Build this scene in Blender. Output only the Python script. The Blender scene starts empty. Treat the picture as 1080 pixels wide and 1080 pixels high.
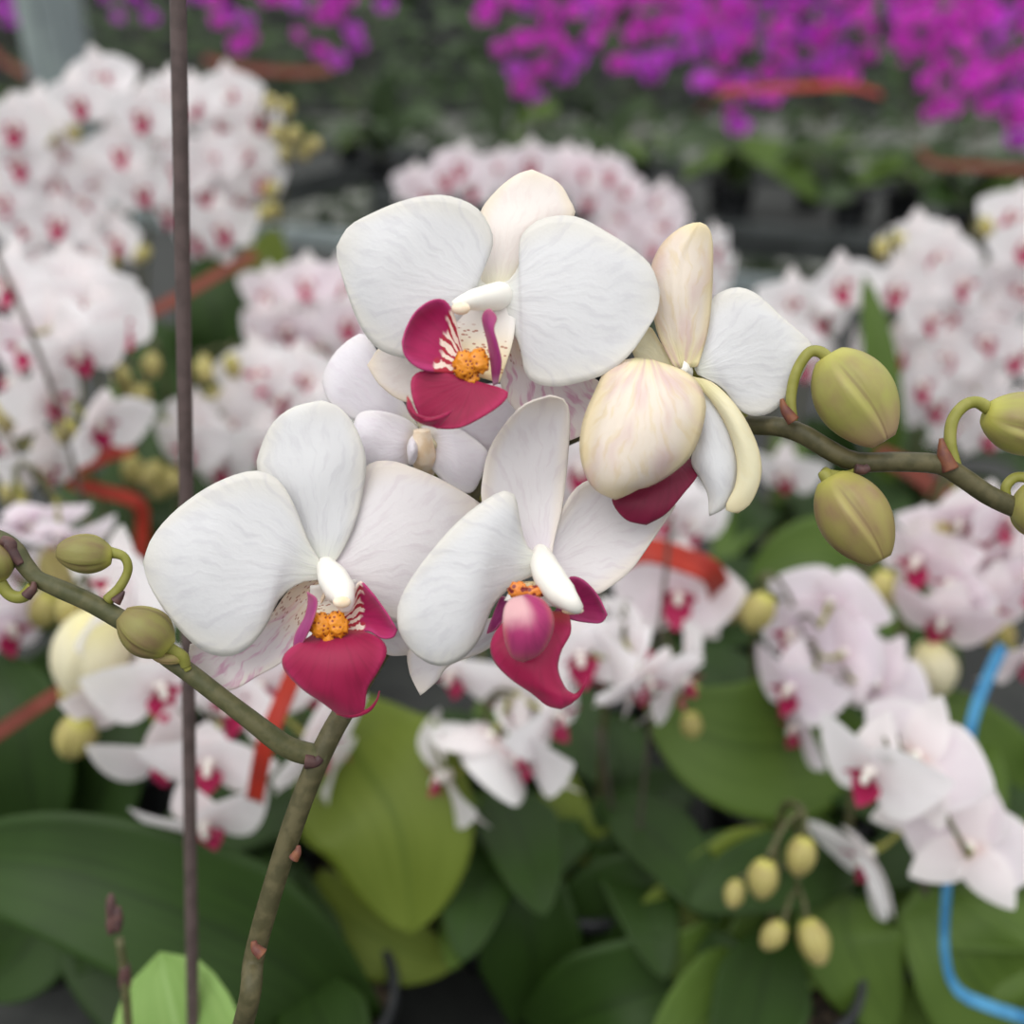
import bpy, bmesh, math, random
from mathutils import Vector, Matrix, noise
R = math.radians
random.seed(11)
COL = bpy.context.scene.collection
SC = bpy.context.scene

# ------------------------------------------------------------------ camera
F = 1060.0
PITCH = R(27)
CAM = Vector((0, 0, 1.35))
FW = Vector((0, math.cos(PITCH), -math.sin(PITCH)))
UP = Vector((0, math.sin(PITCH), math.cos(PITCH)))
RT = Vector((1, 0, 0))
BENCH = 0.72


def P(x, y, d):
    """the point of the place that the photograph shows at x, y, at the distance d"""
    return CAM + FW * d + RT * ((x - 540) / F * d) + UP * ((540 - y) / F * d)


def ray(x, y, z):
    """where the line of sight through x, y meets the height z"""
    q = P(x, y, 1.0) - CAM
    return CAM + q * ((z - CAM.z) / q.z)


# the benches run at a slant: their edge is seen at both sides of the flowers
E0, E1 = ray(365, 243, BENCH + 0.045), ray(820, 292, BENCH + 0.045)
YAW = math.atan2(E1.y - E0.y, E1.x - E0.x)
EU = Vector((math.cos(YAW), math.sin(YAW), 0))
EV = Vector((-math.sin(YAW), math.cos(YAW), 0))
EO = Vector((E0.x, E0.y, 0)) - EU * ((Vector((E0.x, E0.y, 0))).dot(EU))


def dv(x, y, v):
    """distance at which the line of sight through x, y is v metres beyond the near bench's rear edge"""
    q = P(x, y, 1.0) - CAM
    return (v - (CAM - EO).dot(EV)) / q.dot(EV)


def PV(x, y, v):
    return P(x, y, dv(x, y, v))


cam = bpy.data.cameras.new('camera')
cam.sensor_width = 36
cam.lens = 36 * F / 1080
cam.dof.use_dof = True
cam.dof.focus_distance = 0.268
cam.dof.aperture_fstop = 6.0
cam.clip_start = 0.01
co = bpy.data.objects.new('camera', cam)
COL.objects.link(co)
co.location = CAM
co.rotation_euler = (math.pi / 2 - PITCH, 0, 0)
SC.camera = co


# ------------------------------------------------------------------ material nodes
def srgb(r, g, b):
    f = lambda c: ((c / 255 + 0.055) / 1.055) ** 2.4 if c > 10 else c / 255 / 12.92
    return (f(r), f(g), f(b), 1)


class NT:
    def __init__(self, name):
        self.m = bpy.data.materials.new(name)
        self.m.use_nodes = True
        self.t = self.m.node_tree
        self.n = self.t.nodes
        self.n.clear()
        self.out = self.n.new('ShaderNodeOutputMaterial')

    def put(self, sock, v):
        if isinstance(v, bpy.types.NodeSocket):
            self.t.links.new(v, sock)
        elif v is not None:
            sock.default_value = v

    def math(self, op, a, b=0.0, clamp=False):
        k = self.n.new('ShaderNodeMath')
        k.operation = op
        k.use_clamp = clamp
        self.put(k.inputs[0], a)
        self.put(k.inputs[1], b)
        return k.outputs[0]

    def uv(self):
        k = self.n.new('ShaderNodeTexCoord')
        s = self.n.new('ShaderNodeSeparateXYZ')
        self.t.links.new(k.outputs['UV'], s.inputs[0])
        return s.outputs[0], s.outputs[1]

    def fan(self):
        k = self.n.new('ShaderNodeUVMap')
        k.uv_map = 'Fan'
        s = self.n.new('ShaderNodeSeparateXYZ')
        self.t.links.new(k.outputs[0], s.inputs[0])
        return s.outputs[0], s.outputs[1]

    def obj(self):
        return self.n.new('ShaderNodeTexCoord').outputs['Object']

    def gen(self):
        return self.n.new('ShaderNodeTexCoord').outputs['Generated']

    def vec(self, x, y, z=0.0):
        k = self.n.new('ShaderNodeCombineXYZ')
        for i, v in enumerate((x, y, z)):
            self.put(k.inputs[i], v)
        return k.outputs[0]

    def noise(self, v, scale, detail=2.0):
        k = self.n.new('ShaderNodeTexNoise')
        self.put(k.inputs['Vector'], v)
        k.inputs['Scale'].default_value = scale
        k.inputs['Detail'].default_value = detail
        return k.outputs[0]

    def voro(self, v, scale):
        k = self.n.new('ShaderNodeTexVoronoi')
        self.put(k.inputs['Vector'], v)
        k.inputs['Scale'].default_value = scale
        return k.outputs['Distance']

    def ramp(self, v, a, b):
        """0 at a, 1 at b"""
        k = self.n.new('ShaderNodeMapRange')
        k.interpolation_type = 'SMOOTHSTEP'
        self.put(k.inputs[0], v)
        k.inputs[1].default_value = a
        k.inputs[2].default_value = b
        return k.outputs[0]

    def mix(self, f, a, b):
        k = self.n.new('ShaderNodeMix')
        k.data_type = 'RGBA'
        self.put(k.inputs[0], f)
        self.put(k.inputs[6], a)
        self.put(k.inputs[7], b)
        return k.outputs[2]

    def bump(self, h, strength, dist):
        k = self.n.new('ShaderNodeBump')
        k.inputs['Strength'].default_value = strength
        k.inputs['Distance'].default_value = dist
        self.put(k.inputs['Height'], h)
        return k.outputs[0]

    def finish(self, col, rough=0.6, normal=None, transl=0.0, spec=0.3, sheen=0.0, metal=0.0):
        p = self.n.new('ShaderNodeBsdfPrincipled')
        self.put(p.inputs['Base Color'], col)
        p.inputs['Roughness'].default_value = rough
        p.inputs['Specular IOR Level'].default_value = spec
        p.inputs['Metallic'].default_value = metal
        p.inputs['Sheen Weight'].default_value = sheen
        if normal:
            self.t.links.new(normal, p.inputs['Normal'])
        sh = p.outputs[0]
        if transl > 0:
            t = self.n.new('ShaderNodeBsdfTranslucent')
            self.put(t.inputs[0], col)
            x = self.n.new('ShaderNodeMixShader')
            x.inputs[0].default_value = transl
            self.t.links.new(sh, x.inputs[1])
            self.t.links.new(t.outputs[0], x.inputs[2])
            sh = x.outputs[0]
        self.t.links.new(sh, self.out.inputs[0])
        return self.m


def petal_mat(name, body, base, edge, base_at=0.3, vein=None, vein_amt=0.25, spots=False, transl=0.3, bump=0.32, streak=None, streak_amt=0.35):
    k = NT(name)
    u, v = k.uv()
    fu, fv = k.fan()
    warp = k.math('MULTIPLY', k.noise(k.vec(fu, fv, 7.0), 6.0, 2.0), 0.06)
    uu = k.math('ADD', fu, warp)
    fine = k.noise(k.vec(k.math('MULTIPLY', uu, 44), k.math('MULTIPLY', fv, 4.2)), 1.0, 2.0)
    wide = k.noise(k.vec(k.math('MULTIPLY', uu, 13), k.math('MULTIPLY', fv, 2.4), 3.0), 1.0, 1.0)
    grain = k.noise(k.obj(), 900, 2.0)
    col = k.mix(k.ramp(v, base_at, 0.0), body, base)
    e = k.math('MAXIMUM', k.ramp(u, 0.2, 0.0), k.ramp(u, 0.8, 1.0))
    e = k.math('MAXIMUM', e, k.ramp(v, 0.72, 1.0))
    col = k.mix(k.math('MULTIPLY', e, 0.85), col, edge)
    if vein:
        col = k.mix(k.math('MULTIPLY', k.ramp(fine, 0.5, 0.66), vein_amt), col, vein)
    if streak:
        col = k.mix(k.math('MULTIPLY', k.ramp(wide, 0.42, 0.75), streak_amt), col, streak)
    if spots:
        yel = k.math('MULTIPLY', k.math('MULTIPLY', k.ramp(v, 0.45, 0.15), 0.75), k.ramp(k.noise(k.vec(u, v), 4.0), 0.25, 0.5))
        col = k.mix(yel, col, srgb(242, 220, 192))
        s = k.ramp(k.voro(k.vec(k.math('MULTIPLY', u, 16), k.math('MULTIPLY', v, 30)), 1.0), 0.36, 0.24)
        s = k.math('MULTIPLY', s, k.math('MULTIPLY', k.ramp(v, 0.4, 0.25), k.ramp(v, 0.03, 0.08)))
        col = k.mix(k.math('MULTIPLY', s, 0.7), col, srgb(170, 95, 70))
    h = k.math('ADD', k.math('MULTIPLY', fine, 0.6), k.math('MULTIPLY', wide, 1.5))
    h = k.math('ADD', h, k.math('MULTIPLY', grain, 0.25))
    return k.finish(col, 0.55, k.bump(h, bump, 0.0009), transl, 0.25, 0.1)


WHITE = petal_mat('white petal', srgb(229, 229, 231), srgb(230, 231, 222), srgb(232, 229, 222), 0.22, srgb(205, 203, 209), 0.3)
PINKW = petal_mat('blush white petal', srgb(233, 229, 231), srgb(231, 222, 229), srgb(235, 226, 216), 0.3, srgb(212, 200, 207), 0.3)
CREAM = petal_mat('cream sepal', srgb(246, 239, 235), srgb(244, 240, 212), srgb(246, 234, 216), 0.3, srgb(234, 218, 214), 0.25)
SPOTW = petal_mat('spotted white sepal', srgb(245, 237, 239), srgb(240, 225, 195), srgb(246, 238, 230), 0.2, srgb(222, 166, 198), 0.75, spots=True)
LILAC = petal_mat('lilac white petal', srgb(243, 239, 245), srgb(244, 240, 222), srgb(246, 242, 243), 0.25, srgb(232, 220, 232), 0.25)
BACKS = petal_mat('yellowish petal back', srgb(234, 222, 208), srgb(231, 221, 172), srgb(230, 213, 168), 0.3, srgb(222, 200, 150), 0.4, streak=srgb(206, 166, 176), streak_amt=0.55, transl=0.2)
CRESC = petal_mat('pale yellow petal', srgb(238, 232, 202), srgb(234, 226, 172), srgb(234, 222, 184), 0.3, srgb(234, 224, 184), 0.3)


def lip_mat(name, body, edge, base, striped=False, pale_to=0.42, transl=0.15, patchy=False):
    k = NT(name)
    u, v = k.uv()
    fu, fv = k.fan()
    fine = k.noise(k.vec(k.math('MULTIPLY', fu, 30), k.math('MULTIPLY', fv, 2.0)), 1.0, 2.0)
    wob = k.noise(k.vec(k.math('MULTIPLY', u, 3), k.math('MULTIPLY', v, 4)), 1.5, 2.0)
    e = k.math('MAXIMUM', k.ramp(u, 0.16, 0.0), k.ramp(u, 0.84, 1.0))
    e = k.math('MAXIMUM', e, k.ramp(v, 0.7, 1.0))
    col = k.mix(e, body, edge)
    dk = tuple(c * 0.55 for c in body[:3]) + (1,)
    col = k.mix(k.math('MULTIPLY', k.ramp(fine, 0.48, 0.68), 0.3), col, dk)
    if striped:
        vv = k.math('ADD', v, k.math('MULTIPLY', k.math('SUBTRACT', wob, 0.5), 0.35))
        pale = k.ramp(vv, pale_to, pale_to - 0.07)
        st = k.math('SINE', k.math('MULTIPLY', k.math('ADD', u, k.math('MULTIPLY', wob, 0.25)), 36.0))
        st = k.math('ADD', st, k.math('MULTIPLY', k.math('SUBTRACT', k.noise(k.vec(k.math('MULTIPLY', u, 8), k.math('MULTIPLY', v, 16)), 1.0), 0.5), 2.6))
        pc = k.mix(k.ramp(st, 0.0, 0.35), base, srgb(176, 40, 62))
        col = k.mix(pale, col, pc)
    elif patchy:
        col = k.mix(k.math('MULTIPLY', k.ramp(k.math('ADD', v, k.math('MULTIPLY', wob, 0.1)), 0.6, 0.3), k.ramp(u, 0.75, 0.45)), col, base)
    else:
        col = k.mix(k.math('MULTIPLY', k.ramp(v, 0.16, 0.0), 0.5), col, base)
    return k.finish(col, 0.5, k.bump(fine, 0.2, 0.0006), transl, 0.3, 0.15)


CRIMSON = lip_mat('crimson lip', srgb(152, 14, 66), srgb(172, 30, 84), srgb(190, 90, 60))
CRIMDARK = lip_mat('dark crimson lip', srgb(112, 4, 48), srgb(122, 8, 54), srgb(110, 6, 48))
LOBE = lip_mat('striped magenta lobe', srgb(168, 20, 86), srgb(182, 50, 112), srgb(244, 226, 212), striped=True)
LOBER = lip_mat('deep rose lobe back', srgb(150, 26, 86), srgb(172, 56, 112), srgb(190, 110, 150), transl=0.2)
LOBEP = lip_mat('pink lobe back', srgb(176, 62, 132), srgb(192, 100, 138), srgb(226, 196, 214), transl=0.25)
LOBEQ = lip_mat('rose lobe with pale patch', srgb(176, 54, 112), srgb(196, 96, 110), srgb(226, 180, 184), transl=0.25, patchy=True)
BLIP = lip_mat('blurred crimson lip', srgb(172, 26, 80), srgb(190, 50, 100), srgb(200, 120, 70))


def throat_mat():
    k = NT('spotted cream throat')
    u, v = k.uv()
    s = k.ramp(k.voro(k.vec(k.math('MULTIPLY', u, 8), k.math('MULTIPLY', v, 20)), 1.0), 0.34, 0.22)
    s = k.math('MULTIPLY', s, k.math('MULTIPLY', k.ramp(v, 0.25, 0.4), 0.75))
    col = k.mix(k.ramp(v, 0.2, 0.9), srgb(244, 240, 236), srgb(240, 222, 178))
    return k.finish(k.mix(s, col, srgb(170, 90, 60)), 0.5, None, 0.2)


THROAT = throat_mat()


def callus_mat(name, gold, dark, scale, lo, hi):
    k = NT(name)
    d = k.voro(k.obj(), scale)
    s = k.ramp(d, hi, lo)
    return k.finish(k.mix(s, gold, dark), 0.4, k.bump(d, 0.5, 0.0006), 0.0, 0.5)


CALLUS = callus_mat('orange speckled callus', srgb(222, 138, 26), srgb(128, 44, 22), 900, 0.22, 0.36)
CALLUSD = callus_mat('orange striped callus', srgb(220, 128, 48), srgb(120, 26, 26), 620, 0.34, 0.48)


def plain(name, col, col2=None, scale=60, rough=0.6, bump=0.0, bdist=0.001, transl=0.0, spec=0.3, metal=0.0, det=3.0):
    k = NT(name)
    n = k.noise(k.obj(), scale, det)
    c = k.mix(k.ramp(n, 0.35, 0.65), col, col2 or col)
    return k.finish(c, rough, k.bump(n, bump, bdist) if bump else None, transl, spec, 0.0, metal)


COLUMN = plain('white waxy column', srgb(246, 244, 236), srgb(244, 240, 232), 200, 0.35, spec=0.45, transl=0.1)
ANTHER = plain('tan anther cap', srgb(232, 205, 170), srgb(240, 222, 200), 300, 0.4)
STEM = plain('olive green stem', srgb(72, 74, 46), srgb(92, 89, 60), 260, 0.5, 0.25, 0.0004)
STEMD = plain('brown green stem', srgb(72, 69, 45), srgb(92, 86, 60), 260, 0.5, 0.25, 0.0004)
PURP = plain('purple brown node', srgb(72, 52, 53), srgb(94, 66, 62), 300, 0.5)
BRACT = plain('reddish bract', srgb(100, 60, 54), srgb(124, 78, 54), 300, 0.5)
PEDI = plain('yellow green pedicel', srgb(150, 148, 78), srgb(136, 136, 62), 200, 0.45, transl=0.1)
STAKE = plain('dark brown coated stake', srgb(94, 80, 78), srgb(80, 68, 66), 150, 0.45, 0.15, 0.0004)
SPECK = plain('stake scratches', srgb(150, 140, 136), None, 300, 0.5)
CANE = plain('grey brown cane', srgb(88, 80, 72), srgb(70, 62, 58), 120, 0.6)
POT = plain('black plastic pot', srgb(40, 42, 44), srgb(52, 54, 56), 40, 0.45)
BARK = plain('bark mix', srgb(84, 72, 58), srgb(34, 30, 26), 120, 0.9, 0.8, 0.004)
RED = plain('orange red plastic ribbon', srgb(176, 52, 36), srgb(158, 50, 40), 40, 0.5, transl=0.15)
BROWNRED = plain('brown red ribbon', srgb(120, 56, 42), srgb(104, 50, 40), 40, 0.6, transl=0.1)
BLUE = plain('blue plastic ribbon', srgb(44, 112, 158), srgb(74, 144, 186), 50, 0.4, transl=0.15)
STEEL = plain('galvanised steel', srgb(150, 160, 160), srgb(128, 138, 140), 12, 0.5, metal=0.3)
DULL = plain('darker steel', srgb(70, 74, 74), srgb(54, 58, 58), 12, 0.6)  # darker version of the bench steel, for the far benches' rails and legs
MESH = plain('grey bench mesh', srgb(48, 50, 48), srgb(38, 40, 39), 30, 0.7)
POSTM = plain('grey painted post', srgb(148, 160, 158), srgb(126, 136, 138), 6, 0.5)
CONC = plain('concrete floor', srgb(112, 114, 108), srgb(88, 90, 86), 3, 0.9)
WALLM = plain('dark shade wall', srgb(58, 60, 58), srgb(40, 44, 42), 2, 0.9)
CLIP = plain('black clip', srgb(38, 40, 46), None, 40, 0.4)


def bud_mat(name, a, b, c):
    k = NT(name)
    u, v = k.uv()
    n = k.noise(k.vec(k.math('MULTIPLY', u, 12), k.math('MULTIPLY', v, 2.0)), 1.0, 2.0)
    n2 = k.noise(k.obj(), 120, 3.0)
    col = k.mix(k.ramp(k.math('ADD', k.math('MULTIPLY', n, 0.45), k.math('MULTIPLY', n2, 0.55)), 0.36, 0.72), a, b)
    col = k.mix(k.math('MULTIPLY', k.ramp(v, 0.6, 1.0), 0.6), col, c)
    col = k.mix(k.math('MULTIPLY', k.ramp(v, 0.22, 0.0), 0.7), col, srgb(186, 184, 84))
    f = k.math('FRACT', k.math('MULTIPLY', k.math('ADD', u, k.math('MULTIPLY', v, 0.3 / 6.2832)), 3.0))
    x = k.math('SUBTRACT', f, 0.5)
    line = k.ramp(k.math('ABSOLUTE', x), 0.035, 0.008)
    lite = k.ramp(k.math('ABSOLUTE', k.math('SUBTRACT', x, 0.09)), 0.05, 0.01)
    far = k.ramp(v, 0.12, 0.3)
    col = k.mix(k.math('MULTIPLY', k.math('MULTIPLY', lite, far), 0.25), col, srgb(186, 178, 104))
    col = k.mix(k.math('MULTIPLY', k.math('MULTIPLY', line, far), 0.45), col, srgb(110, 84, 58))
    return k.finish(col, 0.45, k.bump(n, 0.3, 0.0006), 0.08, 0.35)


BUD1 = bud_mat('green bud', srgb(158, 156, 84), srgb(146, 128, 88), srgb(184, 142, 132))
BUD2 = bud_mat('khaki bud', srgb(152, 142, 82), srgb(140, 112, 86), srgb(154, 138, 84))
BUD3 = bud_mat('olive bud', srgb(132, 128, 70), srgb(120, 100, 70), srgb(128, 116, 72))
BUDB = bud_mat('blurred yellow bud', srgb(176, 166, 102), srgb(160, 146, 90), srgb(180, 162, 116))


def leaf_mat(name, a, b, rib, transl=0.2, rough=0.5):
    k = NT(name)
    u, v = k.uv()
    n = k.noise(k.vec(k.math('MULTIPLY', u, 18), k.math('MULTIPLY', v, 1.6)), 1.0, 1.0)
    n2 = k.noise(k.obj(), 14, 2.0)
    col = k.mix(k.ramp(k.math('ADD', k.math('MULTIPLY', n, 0.4), k.math('MULTIPLY', n2, 0.6)), 0.35, 0.65), a, b)
    m = k.ramp(k.math('ABSOLUTE', k.math('SUBTRACT', u, 0.5)), 0.05, 0.0)
    col = k.mix(k.math('MULTIPLY', m, 0.5), col, rib)
    return k.finish(col, rough, k.bump(n, 0.2, 0.001), transl, 0.25)


LEAFS = {
    'dark': leaf_mat('dark green leaf', srgb(36, 57, 18), srgb(46, 71, 25), srgb(27, 45, 13)),
    'mid': leaf_mat('mid green leaf', srgb(70, 94, 33), srgb(84, 108, 44), srgb(52, 74, 24)),
    'olive': leaf_mat('olive green leaf', srgb(96, 112, 36), srgb(108, 124, 46), srgb(74, 94, 26)),
    'light': leaf_mat('pale green leaf', srgb(140, 172, 98), srgb(126, 160, 84), srgb(162, 192, 124)),
    'grey': leaf_mat('grey green leaf', srgb(74, 90, 62), srgb(56, 74, 46), srgb(62, 80, 48)),
}


# ------------------------------------------------------------------ geometry helpers
def spl(pts, n):
    """n points evenly spaced along a smooth curve through pts"""
    pts = [Vector(p) for p in pts]
    if len(pts) < 2:
        return [pts[0].copy() for _ in range(n)]
    q = [pts[0] * 2 - pts[1]] + pts + [pts[-1] * 2 - pts[-2]]
    dense = []
    for i in range(1, len(q) - 2):
        a, b, c, d = q[i - 1], q[i], q[i + 1], q[i + 2]
        for j in range(12):
            t = j / 12
            dense.append(0.5 * ((2 * b) + (c - a) * t + (2 * a - 5 * b + 4 * c - d) * t * t + (3 * b - a - 3 * c + d) * t ** 3))
    dense.append(pts[-1])
    L = [0.0]
    for i in range(1, len(dense)):
        L.append(L[-1] + (dense[i] - dense[i - 1]).length)
    out, k = [], 0
    for i in range(n):
        s = L[-1] * i / (n - 1)
        while k < len(L) - 2 and L[k + 1] < s:
            k += 1
        w = (s - L[k]) / max(1e-9, L[k + 1] - L[k])
        out.append(dense[k].lerp(dense[k + 1], min(1, max(0, w))))
    return out


def obj(name, bm, mats, parent=None, solid=0.0, smooth=True):
    me = bpy.data.meshes.new(name)
    bm.to_mesh(me)
    bm.free()
    for m in (mats if isinstance(mats, (list, tuple)) else [mats]):
        me.materials.append(m)
    if smooth:
        for p in me.polygons:
            p.use_smooth = True
    o = bpy.data.objects.new(name, me)
    COL.objects.link(o)
    if parent:
        o.parent = parent
    if solid:
        s = o.modifiers.new('thickness', 'SOLIDIFY')
        s.thickness = solid
        s.offset = 0
    return o


def put(o, parent):
    """parent o, keeping it where it is"""
    o.parent = parent
    if parent.type == 'EMPTY':
        o.matrix_parent_inverse = Matrix.Translation(-parent.location)


def tag(o, label, cat, group=None, kind=None):
    if label:
        o['label'] = label
    if cat:
        o['category'] = cat
    if group:
        o['group'] = group
    if kind:
        o['kind'] = kind
    return o


def empty(name, loc):
    o = bpy.data.objects.new(name, None)
    o.location = loc
    o.empty_display_size = 0.02
    COL.objects.link(o)
    return o


def new():
    bm = bmesh.new()
    bm.loops.layers.uv.new('UVMap')
    bm.loops.layers.uv.new('Fan')
    return bm


def grid(bm, rows, mi=0, fan=None):
    uvl = bm.loops.layers.uv['UVMap']
    fnl = bm.loops.layers.uv['Fan']
    nv = len(rows)
    V = [[bm.verts.new(p) for p in r] for r in rows]
    for i in range(nv - 1):
        nu = len(V[i])
        for j in range(nu - 1):
            try:
                f = bm.faces.new((V[i][j], V[i][j + 1], V[i + 1][j + 1], V[i + 1][j]))
            except ValueError:
                continue
            f.material_index = mi
            for lp, (a, b) in zip(f.loops, ((i, j), (i, j + 1), (i + 1, j + 1), (i + 1, j))):
                lp[uvl].uv = (b / (nu - 1), a / (nv - 1))
                lp[fnl].uv = fan[a][b] if fan else lp[uvl].uv


def patch(bm, zf, s1, s2, D, depth, bulge=0.0, tilt=0.0, mi=0, nu=22, nv=26, wave=0.4, seed=0.0, curl=0.0, ridge=None):
    """a petal between two outlines that run base to tip; depth = mm towards the viewer at base, middle, tip"""
    a = spl([zf(*p) for p in s1], nv)
    b = spl([zf(*p) for p in s2], nv)
    d0, d1, d2 = depth
    rows, fan = [], []
    o2 = (a[0] + b[0]) / 2
    tp = (a[-1] + b[-1]) / 2
    ax = (tp - o2)
    al = ax.length
    ax = ax / al
    o2 = o2 - ax * al * 0.08
    for i in range(nv):
        t = i / (nv - 1)
        fr = []
        base = d0 * (1 - t) * (1 - 2 * t) + 4 * d1 * t * (1 - t) + d2 * t * (2 * t - 1)
        w = max(0.0, math.sin(math.pi * t)) ** (1.25 - 0.5 * t)
        r = []
        for j in range(nu):
            s = j / (nu - 1)
            q = a[i].lerp(b[i], s)
            e = 2 * s - 1
            mm = base + bulge * w * (1 - e * e) + tilt * e * w + curl * w * e ** 4
            mm += wave * w * math.sin(7 * s + 5 * t + seed) * (0.4 + abs(e)) + wave * 0.8 * w * math.sin(13 * t - 4 * s + seed * 2)
            mm += ridge[1] * w * math.exp(-((s - ridge[0]) / 0.045) ** 2) if ridge else 0
            r.append(P(q.x, q.y, D - mm / 1000))
            dq = q - o2
            fr.append((0.5 + math.atan2(ax.x * dq.y - ax.y * dq.x, dq.dot(ax)) / math.pi, dq.length / al))
        rows.append(r)
        fan.append(fr)
    grid(bm, rows, mi, fan)


def tube3(bm, pts, rads, mi=0, n=14, seg=None, caps=True, flat=1.0, lobes=None):
    """a tube through 3d points with a radius at each"""
    m = seg or max(8, len(pts) * 6)
    c = spl(pts, m)
    L = len(rads) - 1
    rr = []
    for i in range(m):
        x = i / (m - 1) * L
        k = min(int(x), L - 1) if L else 0
        rr.append(rads[0] if L == 0 else rads[k] + (rads[k + 1] - rads[k]) * (x - k))
    prev = None
    rows = []
    for i in range(m):
        t = (c[min(i + 1, m - 1)] - c[max(i - 1, 0)]).normalized()
        if prev is None:
            h = Vector((0, 1, 0)) if abs(t.y) < 0.8 else Vector((1, 0, 0))
            x = (h - t * h.dot(t)).normalized()
        else:
            x = (prev - t * prev.dot(t))
            x = x.normalized() if x.length > 1e-6 else prev
        prev = x
        y = t.cross(x)
        r = []
        for j in range(n + 1):
            g = 2 * math.pi * j / n
            q = rr[i] * (lobes(g, i / (m - 1)) if lobes else 1)
            r.append(c[i] + x * math.cos(g) * q + y * math.sin(g) * q * flat)
        rows.append(r)
    if caps:
        rows = [[c[0].copy() for _ in range(n + 1)]] + rows + [[c[-1].copy() for _ in range(n + 1)]]
    grid(bm, rows, mi)


def weld(bm, d=1e-6):
    bmesh.ops.remove_doubles(bm, verts=bm.verts, dist=d)


def tubepx(bm, pts, D, rpx, mi=0, n=14, seg=None):
    """pts = (x, y, mm towards the viewer); rpx in photo pixels at D"""
    tube3(bm, [P(x, y, D - mm / 1000) for x, y, mm in pts], [r * D / F for r in rpx], mi, n, seg)


def blob(bm, c, ax, rad, mi=0, n=18, m=12, bumpy=0.0, seed=0):
    """an ellipsoid with axes RT/UP/FW of the given radii"""
    rows = []
    for i in range(m + 1):
        th = math.pi * i / m
        r = []
        for j in range(n + 1):
            g = 2 * math.pi * (j % n) / n
            d = Vector((math.sin(th) * math.cos(g), math.cos(th), math.sin(th) * math.sin(g)))
            k = 1 + bumpy * noise.noise(d * 3.2 + Vector((seed, 0, 0)))
            r.append(c + (ax[0] * d.x * rad[0] + ax[1] * d.y * rad[1] + ax[2] * d.z * rad[2]) * k)
        rows.append(r)
    grid(bm, rows, mi)


def bud_profile(t):
    return max(0.0, math.sin(math.pi * min(1, t * 0.9 + 0.055)) ** 0.55) * (1.02 - 0.12 * t)


def bud_mesh(bm, a, b, width, mi=0, twist=0.3, fat=None):
    """a closed bud of three overlapping sepals from a (base) to b (tip)"""
    def lob(g, t):
        x = (g + twist * t) % (2 * math.pi / 3) - math.pi / 3
        seam = math.exp(-(x * 9) ** 2)
        side = 0.07 * math.exp(-((x - 0.24) * 5.5) ** 2)
        return 1 - 0.12 * seam * min(1, 3 * t) + side * min(1, 3 * t)
    N = 26
    pts = [a.lerp(b, i / (N - 1)) for i in range(N)]
    rads = [width / 2 * (fat or bud_profile)(i / (N - 1)) for i in range(N)]
    rads[0] = max(rads[0], width * 0.1)
    tube3(bm, pts, rads, mi, 48, N, True, 1.0, lob)


AX = (RT, UP, FW)


def zoom(x0, y0, k, ky=None):
    return lambda X, Y: Vector((x0 + X * k, y0 + Y * (ky or k), 0))


# ------------------------------------------------------------------ the orchid in front
hero = empty('potted_orchid', (-0.135, 0.235, BENCH))
tag(hero, 'sharp white orchid in front, crimson lips, forked olive stem with fat green buds', 'orchid')
H = 0.27


def pot(parent, base, r=0.055, h=0.11):
    bm = new()
    prof = [(0.0, 0.0), (0.72, 0.0), (0.78, 0.25), (0.95, 0.9), (1.06, 0.9), (1.06, 1.0), (0.97, 1.0), (0.95, 0.88), (0.0, 0.86)]
    rows = [[base + Vector((r * q * math.cos(2 * math.pi * j / 28), r * q * math.sin(2 * math.pi * j / 28), h * z)) for j in range(29)] for q, z in prof]
    grid(bm, rows[:8], 0)
    grid(bm, rows[7:], 1)
    weld(bm)
    o = obj('flower_pot', bm, [POT, BARK])
    put(o, parent)
    return o


def part(name, bm, mats, parent, label=None, solid=0.0):
    weld(bm)
    o = obj(name, bm, mats, None, solid)
    put(o, parent)
    if label:
        o['label'] = label
    return o


HB = hero.location.copy()
pot(hero, HB)
# stem: up from the pot, fork, then behind the flowers and out to the right
STEM_PTS = [(345, 782, -6), (372, 735, -12), (430, 640, -18), (503, 523, -20), (606, 456, -20), (700, 440, -16), (790, 448, -8), (822, 450, -4), (847, 458, -2), (872, 473, 0), (902, 487, 1), (947, 487, 2), (991, 490, 3), (1016, 504, 3), (1044, 523, 3), (1080, 539, 3), (1130, 556, 2), (1180, 570, 0)]
bm = new()
low = [HB + Vector((0.0, 0.0, 0.09)), HB + Vector((0.004, 0.0, 0.2))]
low += [P(255, 1085, 0.285), P(268, 1010, 0.281), P(290, 930, 0.278), P(318, 845, 0.276)]
allp = low + [P(x, y, H - mm / 1000) for x, y, mm in STEM_PTS]
px = H / F
tube3(bm, allp, [3.3e-3, 3.2e-3, 12.0 * px, 12.0 * px, 12.4 * px, 12.6 * px, 13 * px] + [11.5 * px] * 6 + [12 * px, 12 * px, 11.5 * px] + [11.5 * px] * 4 + [10.5 * px] * 4 + [9 * px], 0, 18, 220)
stem = part('flower_spike', bm, STEMD, hero)
# side branch to the left
LB = [(345, 797, -6), (325, 795, -5), (300, 786, -3), (264, 759, -1), (230, 733, 0), (203, 712, 0), (176, 692, 0), (150, 668, 1), (125, 652, 1), (92, 634, 1), (56, 618, 1), (38, 609, 1), (25, 594, 1), (15, 579, 1), (2, 569, 0), (-30, 556, 0)]
bm = new()
tubepx(bm, LB, H, [12, 12, 11.5, 10.5, 10, 10, 10, 10.5, 11, 10.5, 10, 10, 8.5, 9.5, 8.5, 6], 0, 16, 160)
branch = part('side_branch', bm, STEM, hero)
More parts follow.
